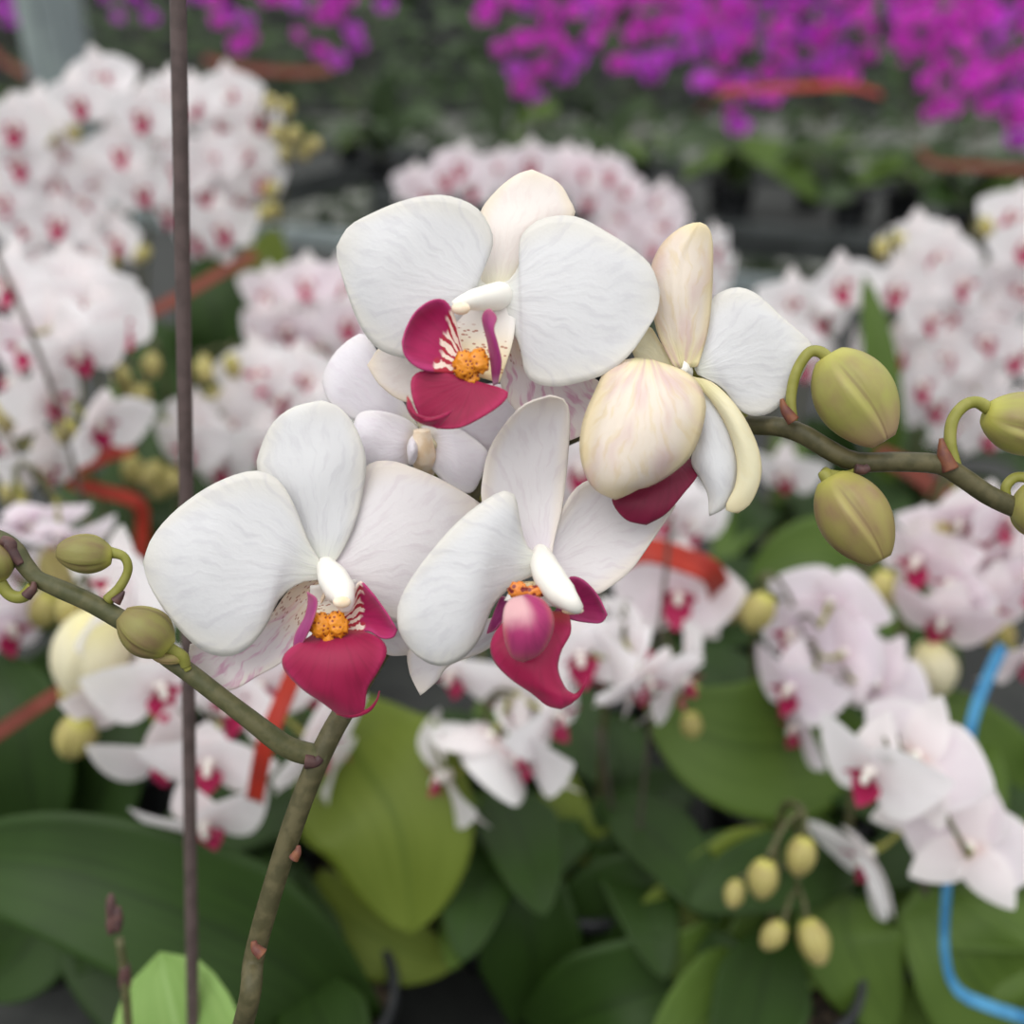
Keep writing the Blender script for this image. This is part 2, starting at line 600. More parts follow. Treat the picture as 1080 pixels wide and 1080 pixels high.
# nodes and bracts
z5 = zoom(780, 340, 0.27778)
z6 = zoom(0, 540, 0.27778)
z7 = zoom(80, 700, 0.35197)


def bract(zf, pts, rad, parent, mat=BRACT, D=H, mm=2):
    bm = new()
    q = [zf(*p) for p in pts]
    tubepx(bm, [(v.x, v.y, mm) for v in q], D, rad, 0, 10)
    return part('bract', bm, mat, parent)


bract(z5, [(205, 375), (172, 330), (160, 290)], [7, 5.5, 2], stem, BRACT, H, 4)
bract(z5, [(440, 555), (470, 560), (490, 550)], [5, 5.5, 4], stem, PURP, H, 5)
bract(z5, [(800, 560), (775, 500), (765, 440)], [9, 7, 2], stem, BRACT, H, 5)
bract(z6, [(440, 340), (465, 310), (468, 300)], [6, 4, 1.5], branch, PURP, H, 2)
bract(z6, [(100, 320), (125, 290), (128, 265)], [6, 5, 2], branch, PURP, H, 4)
bract(z6, [(10, 110), (35, 118), (45, 150), (80, 200)], [6, 7, 6, 4], branch, PURP, H, 3)
bract(z7, [(560, 872), (538, 852), (533, 832)], [6.5, 5.5, 3], stem, BRACT, 0.277, 4)
bract(z7, [(652, 585), (664, 565), (668, 545)], [5.5, 4.5, 2], stem, BRACT, 0.276, 4)
bract(z7, [(690, 290), (720, 292), (735, 280)], [9, 7, 4], stem, PURP, 0.276, 3)


def bud(zf, base, tip, wpx, ped, prad, mat, mmb=4, mmt=8, pm=2, off=0, parent=None):
    a, b = zf(*base), zf(*tip)
    bm = new()
    bud_mesh(bm, P(a.x, a.y, H - mmb / 1000), P(b.x, b.y, H - mmt / 1000), wpx * px, 0, 0.3)
    o = part('bud', bm, mat, hero)
    bm = new()
    q = [zf(*p) for p in ped]
    n = len(q)
    tubepx(bm, [(v.x, v.y, pm + (mmb - pm) * i / (n - 1)) for i, v in enumerate(q)], H, prad, 0, 12)
    part('pedicel', bm, PEDI, o)
    return o


bud(z5, (340, 128), (548, 452), 84, [(203, 375), (195, 290), (215, 190), (260, 118), (305, 112), (350, 150)], [5.2, 5.6, 5.8, 5.6, 6, 7], BUD1, 3, 7, 1)
bud(z5, (345, 590), (535, 905), 76, [(470, 555), (400, 582), (340, 580), (322, 572), (345, 612)], [4.5, 4.5, 6, 6.5, 7.5], BUD2, 4, 9, 2)
bud(z5, (935, 345), (1240, 440), 66, [(820, 550), (800, 460), (808, 375), (850, 318), (900, 303), (950, 330)], [6.5, 6.3, 6.3, 6.2, 6.2, 7], BUD1, 3, 5, 3)
bud(z5, (1120, 610), (1190, 820), 66, [(1020, 690), (1010, 630), (1040, 592), (1085, 590), (1125, 620)], [5, 5, 5.4, 5.4, 6], BUD1, 3, 7, 2)
bud(z6, (425, 170), (215, 150), 42, [(410, 335), (455, 285), (486, 220), (470, 170), (415, 152)], [6.5, 5.2, 4.6, 4.6, 6], BUD3, 2, 6, 1)
bud(z6, (640, 522), (462, 388), 52, [(706, 585), (694, 550), (660, 525), (630, 510)], [5.5, 6, 5.6, 6.5], BUD3, 5, 8, 2)
bud(z6, (690, 560), (578, 548), 15, [(715, 600), (700, 575), (680, 560)], [4, 4, 4], BUD2, 3, 5, 2)
bud(z6, (-5, 262), (-40, 120), 40, [(125, 285), (85, 322), (35, 312), (-8, 255)], [6.5, 6.6, 6.2, 6.6], BUD3, 3, 5, 2)


class Flower:
    """one flower of the plant in front; its own mesh is the column with the stalk behind it"""

    def __init__(self, zf, D, parent, scale):
        self.zf, self.D, self.s = zf, D, scale

        self.k = 0

    def core(self, pts, rads, back, cap=None, mats=(COLUMN, ANTHER, PEDI)):
        bm = new()
        q = [(self.zf(x, y), mm) for x, y, mm in pts]
        tube3(bm, [P(v.x, v.y, self.D - mm / 1000) for v, mm in q], [r * self.s * self.D / F for r in rads], 0, 20, 40)
        v, mm = q[0]
        st = P(v.x, v.y, self.D + 0.006 - mm / 1000)
        tube3(bm, [st, st.lerp(back, 0.5) + Vector((0, 0.004, 0.003)), back], [2.6e-3, 1.5e-3, 1.4e-3], 2, 10, 16)
        if cap:
            x, y, cm, rx, ry, rz = cap
            c = self.zf(x, y)
            blob(bm, P(c.x, c.y, self.D - cm / 1000), AX, [r * self.s * self.D / F for r in (rx, ry, rz)], 1)
        self.o = part('flower', bm, list(mats), hero)
        return self.o

    def add(self, name, s1, s2, depth, mats, bulge=0.0, tilt=0.0, wave=0.4, label=None, extra=None, curl=0.0, solid=0.00045, nu=22, nv=26, ridge=None):
        bm = new()
        self.k += 1
        patch(bm, self.zf, s1, s2, self.D, depth, bulge, tilt, 0, nu, nv, wave, self.k * 1.7, curl, ridge)
        for args in (extra or []):
            patch(bm, self.zf, args[0], args[1], self.D, args[2], *args[3:])
        return part(name, bm, mats, self.o, label, solid)

    def callus(self, blobs, mat):
        bm = new()
        for i, (x, y, mm, rx, ry, rz) in enumerate(blobs):
            c = self.zf(x, y)
            blob(bm, P(c.x, c.y, self.D - mm / 1000), AX, [r * self.s * self.D / F for r in (rx, ry, rz)], 0, 22, 16, 0.35, i * 3.1)
        part('callus', bm, mat, self.o, 'orange speckled callus')

    def tendril(self, pts, rads, parent, mat=CRIMSON):
        bm = new()
        q = [(self.zf(x, y), mm) for x, y, mm in pts]
        tube3(bm, [P(v.x, v.y, self.D - mm / 1000) for v, mm in q], [r * self.s * self.D / F for r in rads], 0, 10, 30)
        return bm


def stem_at(i):
    x, y, mm = STEM_PTS[i]
    return P(x, y, H - mm / 1000)


# ---- flower at the top
z1 = zoom(340, 160, 0.35185)
A = Flower(z1, 0.262, hero, 0.35185)
A.core([(560, 430, -4), (510, 436, 4), (460, 443, 9), (418, 452, 12), (394, 462, 12)], [30, 44, 38, 30, 14], stem_at(4), (415, 470, 14, 27, 18, 16))
A.add('sepal', [(505, 432), (462, 385), (478, 300), (472, 190), (520, 120), (580, 72), (628, 55)], [(540, 430), (580, 370), (640, 280), (752, 200), (738, 140), (705, 92), (628, 55)], (-2, -7, -6), CREAM, 3, 0)
A.add('sepal', [(450, 560), (330, 570), (190, 578), (135, 640)], [(480, 640), (390, 730), (260, 752), (180, 706), (135, 640)], (-5, -9, -10), CREAM, 2)
A.add('sepal', [(510, 480), (530, 680), (575, 770), (660, 835), (742, 866)], [(600, 470), (690, 640), (820, 680), (845, 750), (800, 835), (742, 866)], (-3, -9, -11), SPOTW, -1)
A.add('petal', [(500, 405), (466, 375), (486, 335), (508, 290), (508, 240), (467, 172), (400, 138), (330, 130), (240, 148), (150, 185), (80, 225), (44, 285)], [(490, 470), (400, 540), (350, 600), (300, 622), (240, 618), (175, 595), (130, 550), (95, 480), (65, 390), (46, 320), (44, 285)], (0, 4, 1), WHITE, 2, -1.5, 0.5)
A.add('petal', [(505, 405), (560, 385), (592, 335), (590, 290), (598, 250), (640, 210), (700, 193), (770, 198), (850, 240), (930, 292), (985, 345), (1010, 420)], [(505, 465), (552, 515), (588, 570), (600, 620), (612, 672), (650, 698), (705, 704), (770, 692), (850, 665), (920, 610), (970, 540), (1003, 480), (1010, 420)], (1, 4, 2), WHITE, 1.5, 1.0, 0.5)
A.add('throat', [(395, 450), (392, 560), (408, 655)], [(585, 450), (570, 570), (530, 692)], (2, 5, 9), THROAT, -2, 0, 0.1, nu=10, nv=14)
A.add('side_lobe', [(425, 615), (408, 540), (390, 480), (365, 445), (325, 447), (280, 480), (252, 530), (240, 570)], [(432, 668), (370, 663), (310, 656), (270, 636), (246, 605), (240, 570)], (9, 14, 17), LOBE, -4, 1, 0.25, 'magenta side lobe with a striped pale base')
A.add('side_lobe', [(512, 700), (506, 640), (496, 570), (480, 505), (488, 478), (504, 472)], [(526, 695), (537, 630), (527, 580), (515, 530), (523, 496), (504, 472)], (9, 14, 17), LOBEP, 1, 2, 0.2)
lipA = A.add('lip', [(432, 690), (380, 666), (310, 656), (272, 672), (265, 710), (280, 770), (305, 808), (345, 830)], [(462, 700), (520, 706), (558, 724), (532, 760), (470, 800), (410, 827), (345, 830)], (10, 15, 13), CRIMSON, -2, 0.5, 0.3, 'crimson lip', [([(255, 735), (258, 775), (285, 808), (345, 829)], [(256, 732), (285, 787), (335, 797), (392, 774)], (17, 18, 17), 1.5)])
A.callus([(425, 640, 13, 32, 40, 18), (468, 628, 13, 30, 34, 18), (446, 675, 12, 22, 28, 12)], CALLUS)

# ---- flower at the left
z2 = zoom(130, 400, 0.35185)
B = Flower(z2, 0.266, hero, 0.35185)
B.core([(600, 545, -3), (625, 590, 5), (648, 630, 9), (660, 655, 11), (668, 690, 10)], [24, 34, 45, 44, 20], stem_at(2), (655, 668, 14, 26, 17, 14))
B.add('sepal', [(570, 565), (535, 470), (455, 360), (402, 270), (415, 200), (450, 130), (510, 85), (592, 65)], [(622, 565), (665, 500), (705, 400), (728, 262), (716, 190), (682, 120), (640, 80), (592, 65)], (0, 0, -1), WHITE, 2, 0, 0.5)
B.add('sepal', [(600, 570), (500, 630), (430, 720), (320, 790), (205, 790), (205, 860), (236, 940)], [(610, 640), (535, 790), (470, 850), (400, 890), (330, 930), (236, 940)], (-1, -8, -10), SPOTW, -2, 0, 0.4)
B.add('sepal', [(640, 640), (720, 750), (785, 822), (858, 826)], [(700, 620), (800, 680), (885, 750), (858, 826)], (-2, -7, -9), PINKW, 1)
B.add('petal', [(600, 560), (556, 490), (518, 390), (475, 312), (430, 281), (380, 275), (300, 300), (220, 345), (140, 410), (85, 480), (61, 550)], [(605, 600), (530, 610), (465, 660), (432, 730), (390, 790), (340, 825), (280, 828), (220, 800), (160, 740), (110, 670), (75, 605), (61, 550)], (1, 4, 1), WHITE, 3, -1.0, 0.5)
B.add('petal', [(598, 560), (630, 470), (680, 330), (735, 256), (800, 245), (860, 262), (950, 300), (1020, 340), (1068, 372)], [(600, 600), (710, 670), (820, 730), (920, 700), (1000, 600), (1050, 480), (1068, 372)], (-1, -3, -7), PINKW, 2, 1.5, 0.5)
B.add('throat', [(560, 620), (560, 690), (575, 770)], [(700, 600), (710, 680), (690, 770)], (0, -1, 4), THROAT, -2, 0, 0.1, nu=10, nv=14)
B.add('side_lobe', [(510, 832), (515, 770), (545, 712), (555, 665), (552, 637)], [(514, 828), (545, 780), (570, 722), (582, 662), (552, 637)], (6, 11, 14), LOBEP, 1, 3, 0.2)
B.add('side_lobe', [(655, 690), (690, 650), (707, 606), (742, 636), (787, 697), (820, 752)], [(640, 755), (690, 765), (735, 755), (772, 776), (807, 774), (820, 752)], (5, 10, 13), LOBE, -3, -1, 0.25, 'magenta side lobe with a striped pale base')
lipB = B.add('lip', [(590, 750), (550, 778), (500, 808), (477, 842), (490, 880), (540, 930), (600, 970), (640, 1000), (672, 1016)], [(690, 750), (745, 765), (780, 788), (789, 822), (762, 878), (732, 925), (725, 975), (716, 1000), (672, 1016)], (6, 13, 9), CRIMSON, 3, 0.5, 0.3, 'crimson lip', nv=30)
part('lip_tendril', B.tendril([(640, 1000, 10), (690, 1006, 11), (735, 992, 12), (760, 962, 13), (768, 934, 14)], [6, 9, 7, 4, 1.2], lipB), CRIMSON, B.o)
B.callus([(592, 738, 11, 32, 36, 20), (640, 735, 11, 34, 36, 20), (615, 780, 11, 16, 20, 9)], CALLUS)

# ---- flower in the middle, turned to the right
z3 = zoom(400, 400, 0.33333)
Cf = Flower(z3, 0.258, hero, 0.33333)
Cf.core([(508, 545, -4), (530, 610, 4), (570, 670, 8), (605, 705, 10), (632, 728, 9)], [30, 44, 50, 46, 18], stem_at(3), (612, 732, 9, 34, 12, 16))
Cf.add('sepal', [(480, 575), (420, 490), (352, 430), (325, 382), (330, 300), (350, 220), (400, 140), (460, 80), (540, 52)], [(545, 575), (556, 500), (576, 420), (590, 320), (600, 200), (602, 112), (585, 66), (540, 52)], (-1, -2, 6), PINKW, -4, -3, 0.4)
Cf.add('sepal', [(400, 740), (250, 790), (105, 845), (95, 920), (130, 1000)], [(430, 790), (330, 860), (222, 905), (182, 955), (130, 1000)], (-6, -10, -9), PINKW, 2)
Cf.add('petal', [(520, 570), (465, 525), (442, 440), (430, 372), (400, 352), (340, 380), (250, 450), (160, 550), (90, 650), (60, 725), (62, 790)], [(515, 610), (435, 645), (385, 685), (352, 730), (330, 790), (300, 845), (250, 890), (190, 906), (130, 882), (85, 835), (62, 790)], (0, 6, 6), WHITE, 4, -1.5, 0.5)
Cf.add('petal', [(515, 580), (535, 490), (580, 410), (610, 360), (650, 325), (720, 310), (800, 330), (880, 360), (938, 400)], [(510, 600), (600, 650), (680, 682), (740, 650), (800, 600), (850, 530), (900, 455), (938, 400)], (-2, -7, -12), PINKW, -3, 2, 0.5)
Cf.add('side_lobe', [(402, 692), (384, 690), (360, 745), (340, 806)], [(420, 705), (395, 755), (370, 790), (340, 806)], (-2, -3, -2), LOBEP, 0, 0, 0.2)
Cf.add('side_lobe', [(580, 700), (592, 640), (614, 624), (652, 640), (692, 686), (720, 745)], [(550, 742), (600, 758), (650, 768), (700, 770), (720, 745)], (0, 0, 3), LOBER, -2, 0, 0.2)
lipC = Cf.add('lip', [(420, 735), (368, 800), (352, 850), (370, 900), (420, 950), (480, 990), (530, 1030), (575, 1042)], [(600, 735), (606, 800), (575, 860), (565, 920), (590, 980), (618, 1000), (612, 1022), (575, 1042)], (3, 8, 9), CRIMSON, 4, 0, 0.3, 'crimson lip', nv=30)
part('lip_tendril', Cf.tendril([(575, 1015, 8), (605, 1010, 9), (630, 998, 9), (648, 970, 10), (656, 942, 10)], [16, 14, 8, 4, 1.2], lipC), CRIMSON, Cf.o)
Cf.add('side_lobe', [(425, 692), (402, 712), (392, 752), (394, 800), (404, 845), (424, 880), (455, 893)], [(470, 681), (515, 697), (545, 735), (551, 780), (535, 830), (502, 872), (455, 893)], (13, 17, 14), LOBEQ, 3, 0, 0.1, 'rose side lobe with a pale patch')
Cf.callus([(440, 668, 7, 32, 26, 16), (490, 672, 7, 34, 18, 16)], CALLUSD)
Cf.add('throat', [(395, 700), (420, 660), (445, 640)], [(560, 720), (535, 680), (500, 640)], (2, 1, 0), THROAT, 0, 0, 0.1, nu=10, nv=10)

# ---- half open flower at the right
z4 = zoom(590, 220, 0.32397, 0.32407)
D_ = Flower(z4, 0.264, hero, 0.32397)
D_.core([(395, 520, -1), (410, 528, -3), (420, 560, -6)], [26, 24, 12], stem_at(6))
D_.add('sepal', [(375, 520), (322, 410), (300, 300), (296, 205), (330, 122), (385, 70), (430, 50), (458, 47)], [(450, 515), (482, 400), (495, 280), (499, 150), (494, 88), (480, 58), (458, 47)], (-1, -3, 0), BACKS, 5, 0, 0.3, ridge=(0.4, 0.7))
D_.add('petal', [(440, 520), (478, 400), (492, 302), (540, 266), (592, 258), (650, 285), (720, 350), (790, 410), (822, 442)], [(450, 540), (530, 585), (600, 665), (680, 668), (750, 605), (800, 520), (822, 442)], (-3, -7, -8), WHITE, 2, 0, 0.5)
D_.add('petal', [(385, 515), (330, 440), (290, 385), (238, 462)], [(375, 545), (300, 525), (262, 512), (238, 462)], (-3, -6, -8), CRESC, 1)
D_.add('petal', [(455, 570), (535, 680), (575, 790), (578, 880), (545, 965), (488, 1000)], [(440, 600), (455, 740), (430, 820), (460, 880), (485, 935), (488, 1000)], (0, 2, 2), WHITE, 3, 0, 0.3)
D_.add('sepal', [(425, 545), (500, 568), (580, 650), (635, 750), (656, 830), (650, 895), (620, 960), (580, 990)], [(440, 565), (500, 632), (550, 720), (578, 820), (573, 900), (540, 975), (580, 990)], (2, 4, 3), CRESC, 2, 0, 0.2)
D_.add('lip', [(300, 820), (210, 900), (172, 948), (215, 1010), (282, 1028)], [(420, 810), (454, 858), (402, 930), (346, 992), (282, 1028)], (-2, 4, 5), CRIMDARK, 2, 0, 0.2, 'dark crimson lip')
D_.add('sepal', [(250, 488), (165, 510), (112, 605), (78, 690), (67, 780), (84, 862), (120, 915), (182, 946)], [(300, 492), (420, 538), (470, 610), (470, 690), (432, 795), (372, 856), (300, 900), (250, 913), (228, 927), (182, 946)], (2, 10, 10), BACKS, 9, 0, 0.3, ridge=(0.2, 1.6))

# ---- paler flower behind
zE = zoom(330, 330, 0.21296)
E = Flower(zE, 0.292, hero, 0.21296)
E.core([(560, 790, 0), (545, 680, 8), (540, 580, 10)], [44, 66, 40], stem_at(3), None, (ANTHER, ANTHER, PEDI))
E.add('sepal', [(545, 570), (500, 600), (470, 660), (478, 750)], [(545, 640), (520, 700), (500, 745), (478, 750)], (6, 11, 9), LILAC, 2)
E.add('petal', [(520, 560), (420, 400), (330, 220), (260, 108), (190, 128), (110, 200), (62, 285), (48, 345)], [(510, 600), (300, 560), (180, 520), (85, 445), (48, 345)], (0, 5, 2), LILAC, 3)
E.add('petal', [(560, 560), (700, 420), (900, 350), (1010, 420), (980, 560)], [(580, 610), (760, 680), (880, 690), (950, 640), (980, 560)], (-1, 2, 0), LILAC, 3)
E.add('sepal', [(540, 590), (450, 520), (320, 485), (225, 505), (190, 620)], [(540, 700), (420, 780), (300, 800), (220, 740), (190, 620)], (3, 9, 8), LILAC, 3)
E.add('sepal', [(540, 560), (660, 555), (765, 600), (865, 692), (840, 790)], [(540, 700), (620, 805), (710, 880), (790, 885), (840, 790)], (3, 8, 7), LILAC, 3)
E.add('sepal', [(530, 580), (480, 450), (430, 350), (400, 240), (480, 120)], [(560, 580), (600, 450), (620, 350), (580, 200), (480, 120)], (-2, -4, -4), CREAM, 3)
E.add('lip', [(520, 700), (530, 640), (570, 600)], [(600, 720), (620, 660), (570, 600)], (4, 6, 7), CRESC, 3)


# ------------------------------------------------------------------ leaves
def leaf_rows(spine, width, keel=0.18, nrm=None, nu=13, nv=22, blunt=0.75):
    c = spl(spine, nv)
    rows = []
    for i in range(nv):
        t = i / (nv - 1)
        T = (c[min(i + 1, nv - 1)] - c[max(i - 1, 0)]).normalized()
        N = (nrm or Vector((0, -0.35, 1))).normalized()
        S = T.cross(N)
        S = S.normalized() if S.length > 0.05 else Vector((1, 0, 0))
        N = S.cross(T).normalized()
        w = width * 0.5 * min(1, 0.34 + 1.6 * t) * (max(0.0, 1 - t ** 3.2) ** blunt)
        rows.append([c[i] + S * (w * e) + N * (keel * w * (abs(e) ** 1.5)) for e in [2 * j / (nu - 1) - 1 for j in range(nu)]])
    return rows


def leaf(parent, spine, width, mat='dark', keel=0.18, nrm=None, blunt=0.75):
    bm = new()
    grid(bm, leaf_rows(spine, width, keel, nrm, blunt=blunt))
    o = obj('leaf', bm, LEAFS[mat], None, 0.0015)
    put(o, parent)
    return o


def leaf_ring(parent, base, n, length, width, a0=None, mats=('dark', 'dark', 'mid'), skip=(), rise=0.1):
    a0 = random.uniform(0, 6.28) if a0 is None else a0
    for i in range(n):
        a = a0 + math.pi * i + 0.35 * (i // 2) + random.uniform(-0.2, 0.2)
        L = length * random.uniform(0.8, 1.1)
        d = Vector((math.cos(a), math.sin(a), 0))
        r = rise * random.uniform(0.6, 1.3)
        z = base + Vector((0, 0, 0.1 + 0.012 * i))
        sp = [z, z + d * L * 0.35 + Vector((0, 0, r * 0.75)), z + d * L * 0.72 + Vector((0, 0, r)), z + d * L + Vector((0, 0, r * 0.55))]
        leaf(parent, sp, width * random.uniform(0.85, 1.1) * (0.8 if length < 0.19 else 1), random.choice(mats), 0.22)


# ------------------------------------------------------------------ flowers of the plants behind, built once and copied
def local_petal(bm, ang, L, W, cup, reflex, prof=0.62, y0=0.0, mi=0, nu=9, nv=11, roll=0.0):
    """a petal in the x-z plane that looks towards -y; ang from +x"""
    ca, sa = math.cos(ang), math.sin(ang)
    rows = []
    for i in range(nv):
        t = i / (nv - 1)
        w = W * 0.5 * (math.sin(math.pi * (0.04 + 0.96 * t ** prof)) ** 0.72 if t < 1 else 0.02)
        w = max(w, W * 0.03)
        r = []
        for j in range(nu):
            e = 2 * j / (nu - 1) - 1
            a, b = L * t, w * e
            y = y0 + reflex * L * t * t + cup * w * e * e + roll * w * e * math.sin(math.pi * t)
            r.append(Vector((a * ca - b * sa, y, a * sa + b * ca)))
        rows.append(r)
    grid(bm, rows, mi)


def proto_flower(white, sep, lip, style):
    """meshes of one flower: core, petals, sepals, lip"""
    cup, rf, sprd = {'flat': (-0.12, -0.04, 0), 'reflexed': (-0.2, 0.3, 4), 'cupped': (-0.45, -0.38, -6)}[style]
    def me(name, fn, mat):
        bm = new()
        fn(bm)
        weld(bm)
        m = bpy.data.meshes.new(name)
        bm.to_mesh(m)
        bm.free()
        for q in mat:
            m.materials.append(q)
        for p in m.polygons:
            p.use_smooth = True
        return m
    mm = 0.001
    def core(bm):
        tube3(bm, [Vector((0, 0.002, 0.001)), Vector((0, -0.006, 0.002)), Vector((0, -0.011, -0.002))], [3 * mm, 3.4 * mm, 2 * mm], 0, 10, 10)
        tube3(bm, [Vector((0, 0.002, 0)), Vector((0, 0.012, -0.001)), Vector((0, 0.024, 0.002))], [2.2 * mm, 1.5 * mm, 1.5 * mm], 1, 8, 10)
    def lipf(bm):
        local_petal(bm, R(-90), 17 * mm, 17 * mm, 0.2, -0.35, 0.7, -0.008)
        local_petal(bm, R(22), 11 * mm, 9 * mm, -0.3, -0.75, 0.6, -0.006)
        local_petal(bm, R(158), 11 * mm, 9 * mm, -0.3, -0.75, 0.6, -0.006)
    return {
        'core': me('flower', core, [COLUMN, PEDI]),
        'petal': [me('petal', lambda b, a=a: local_petal(b, R(a), 40 * mm, 45 * mm, cup, rf, 0.66, -0.003, roll=0.1), [white]) for a in (12 + sprd, 168 - sprd)],
        'sepal': [me('sepal', lambda b, a=a: local_petal(b, R(a), 36 * mm, 25 * mm, cup * 0.6, rf * 0.8 + 0.03, 0.72, 0.0), [sep]) for a in (90, 222, 318)],
        'lip': me('lip', lipf, [lip]),
    }


BL_WHITE = petal_mat('soft white petal', srgb(250, 248, 250), srgb(248, 238, 242), srgb(250, 248, 249), 0.15, srgb(236, 228, 235), 0.25, transl=0.45)
BL_PINK = petal_mat('soft pink petal', srgb(249, 240, 246), srgb(244, 224, 234), srgb(250, 246, 248), 0.25, srgb(238, 216, 232), 0.3, transl=0.45)
BL_SEP = petal_mat('soft blush sepal', srgb(249, 243, 244), srgb(240, 214, 208), srgb(250, 246, 246), 0.25, srgb(236, 220, 225), 0.3, transl=0.45)
BL_LIL = petal_mat('soft lilac petal', srgb(251, 243, 251), srgb(246, 232, 246), srgb(252, 249, 252), 0.25, srgb(234, 212, 236), 0.35, transl=0.45)
MAG = petal_mat('magenta petal', srgb(232, 44, 218), srgb(196, 24, 180), srgb(238, 100, 236), 0.3, srgb(182, 18, 174), 0.5, transl=0.35)
MAG2 = petal_mat('violet petal', srgb(210, 60, 226), srgb(176, 30, 188), srgb(224, 112, 236), 0.3, srgb(160, 22, 174), 0.5, transl=0.35)
MLIP = lip_mat('dark magenta lip', srgb(140, 6, 110), srgb(160, 20, 130), srgb(200, 120, 160))
PROTO = {}
for cn, (w, s) in {'white': (BL_WHITE, BL_SEP), 'pink': (BL_PINK, BL_SEP), 'lilac': (BL_LIL, BL_PINK)}.items():
    for st in ('flat', 'reflexed', 'cupped'):
        PROTO[cn, st] = proto_flower(w, s, BLIP, st)
for cn, w in (('magenta', MAG), ('violet', MAG2)):
    for st in ('flat', 'reflexed'):
        PROTO[cn, st] = proto_flower(w, w, MLIP, st)


def place_flower(parent, loc, yaw, pitch, roll, scale, color, style, parts=True):
    pr = PROTO[color, style]
    M = Matrix.Translation(loc) @ Matrix.Rotation(yaw, 4, 'Z') @ Matrix.Rotation(pitch, 4, 'X') @ Matrix.Rotation(roll, 4, 'Y') @ Matrix.Scale(scale, 4)
    f = bpy.data.objects.new('flower', pr['core'])
    COL.objects.link(f)
    f.parent = parent
    f.matrix_basis = Matrix.Translation(-parent.location) @ M
    for nm in ('petal', 'sepal', 'lip'):
        ms = pr[nm] if isinstance(pr[nm], list) else [pr[nm]]
        for m in ms:
            c = bpy.data.objects.new(nm, m)
            COL.objects.link(c)
            c.parent = f
            if nm == 'lip':
                c['label'] = 'crimson lip' if color not in ('magenta', 'violet') else 'dark magenta lip'
    return M @ Vector((0, 0.024, 0.002))


bmb = new()
bud_mesh(bmb, Vector((0, 0, 0)), Vector((0, 0, 0.021)), 0.016)
weld(bmb)
BUDME = bpy.data.meshes.new('bud')
bmb.to_mesh(BUDME)
bmb.free()
BUDME.materials.append(BUDB)
BUDCREAM = BUDME.copy()
BUDCREAM.materials.clear()
BUDCREAM.materials.append(CRESC)
for p_ in list(BUDME.polygons) + list(BUDCREAM.polygons):
    p_.use_smooth = True


def place_bud(parent, loc, scale, direction):
    b = bpy.data.objects.new('bud', BUDCREAM if scale > 1.7 else BUDME)
    if scale > 1.7:
        b['label'] = 'cream bud about to open'
    COL.objects.link(b)
    b.parent = parent
    q = Vector((0, 0, 1)).rotation_difference(direction.normalized()).to_matrix().to_4x4()
    b.matrix_basis = Matrix.Translation(loc - parent.location - direction.normalized() * 0.01 * scale) @ q @ Matrix.Scale(scale, 4)
    return loc - direction.normalized() * 0.01 * scale


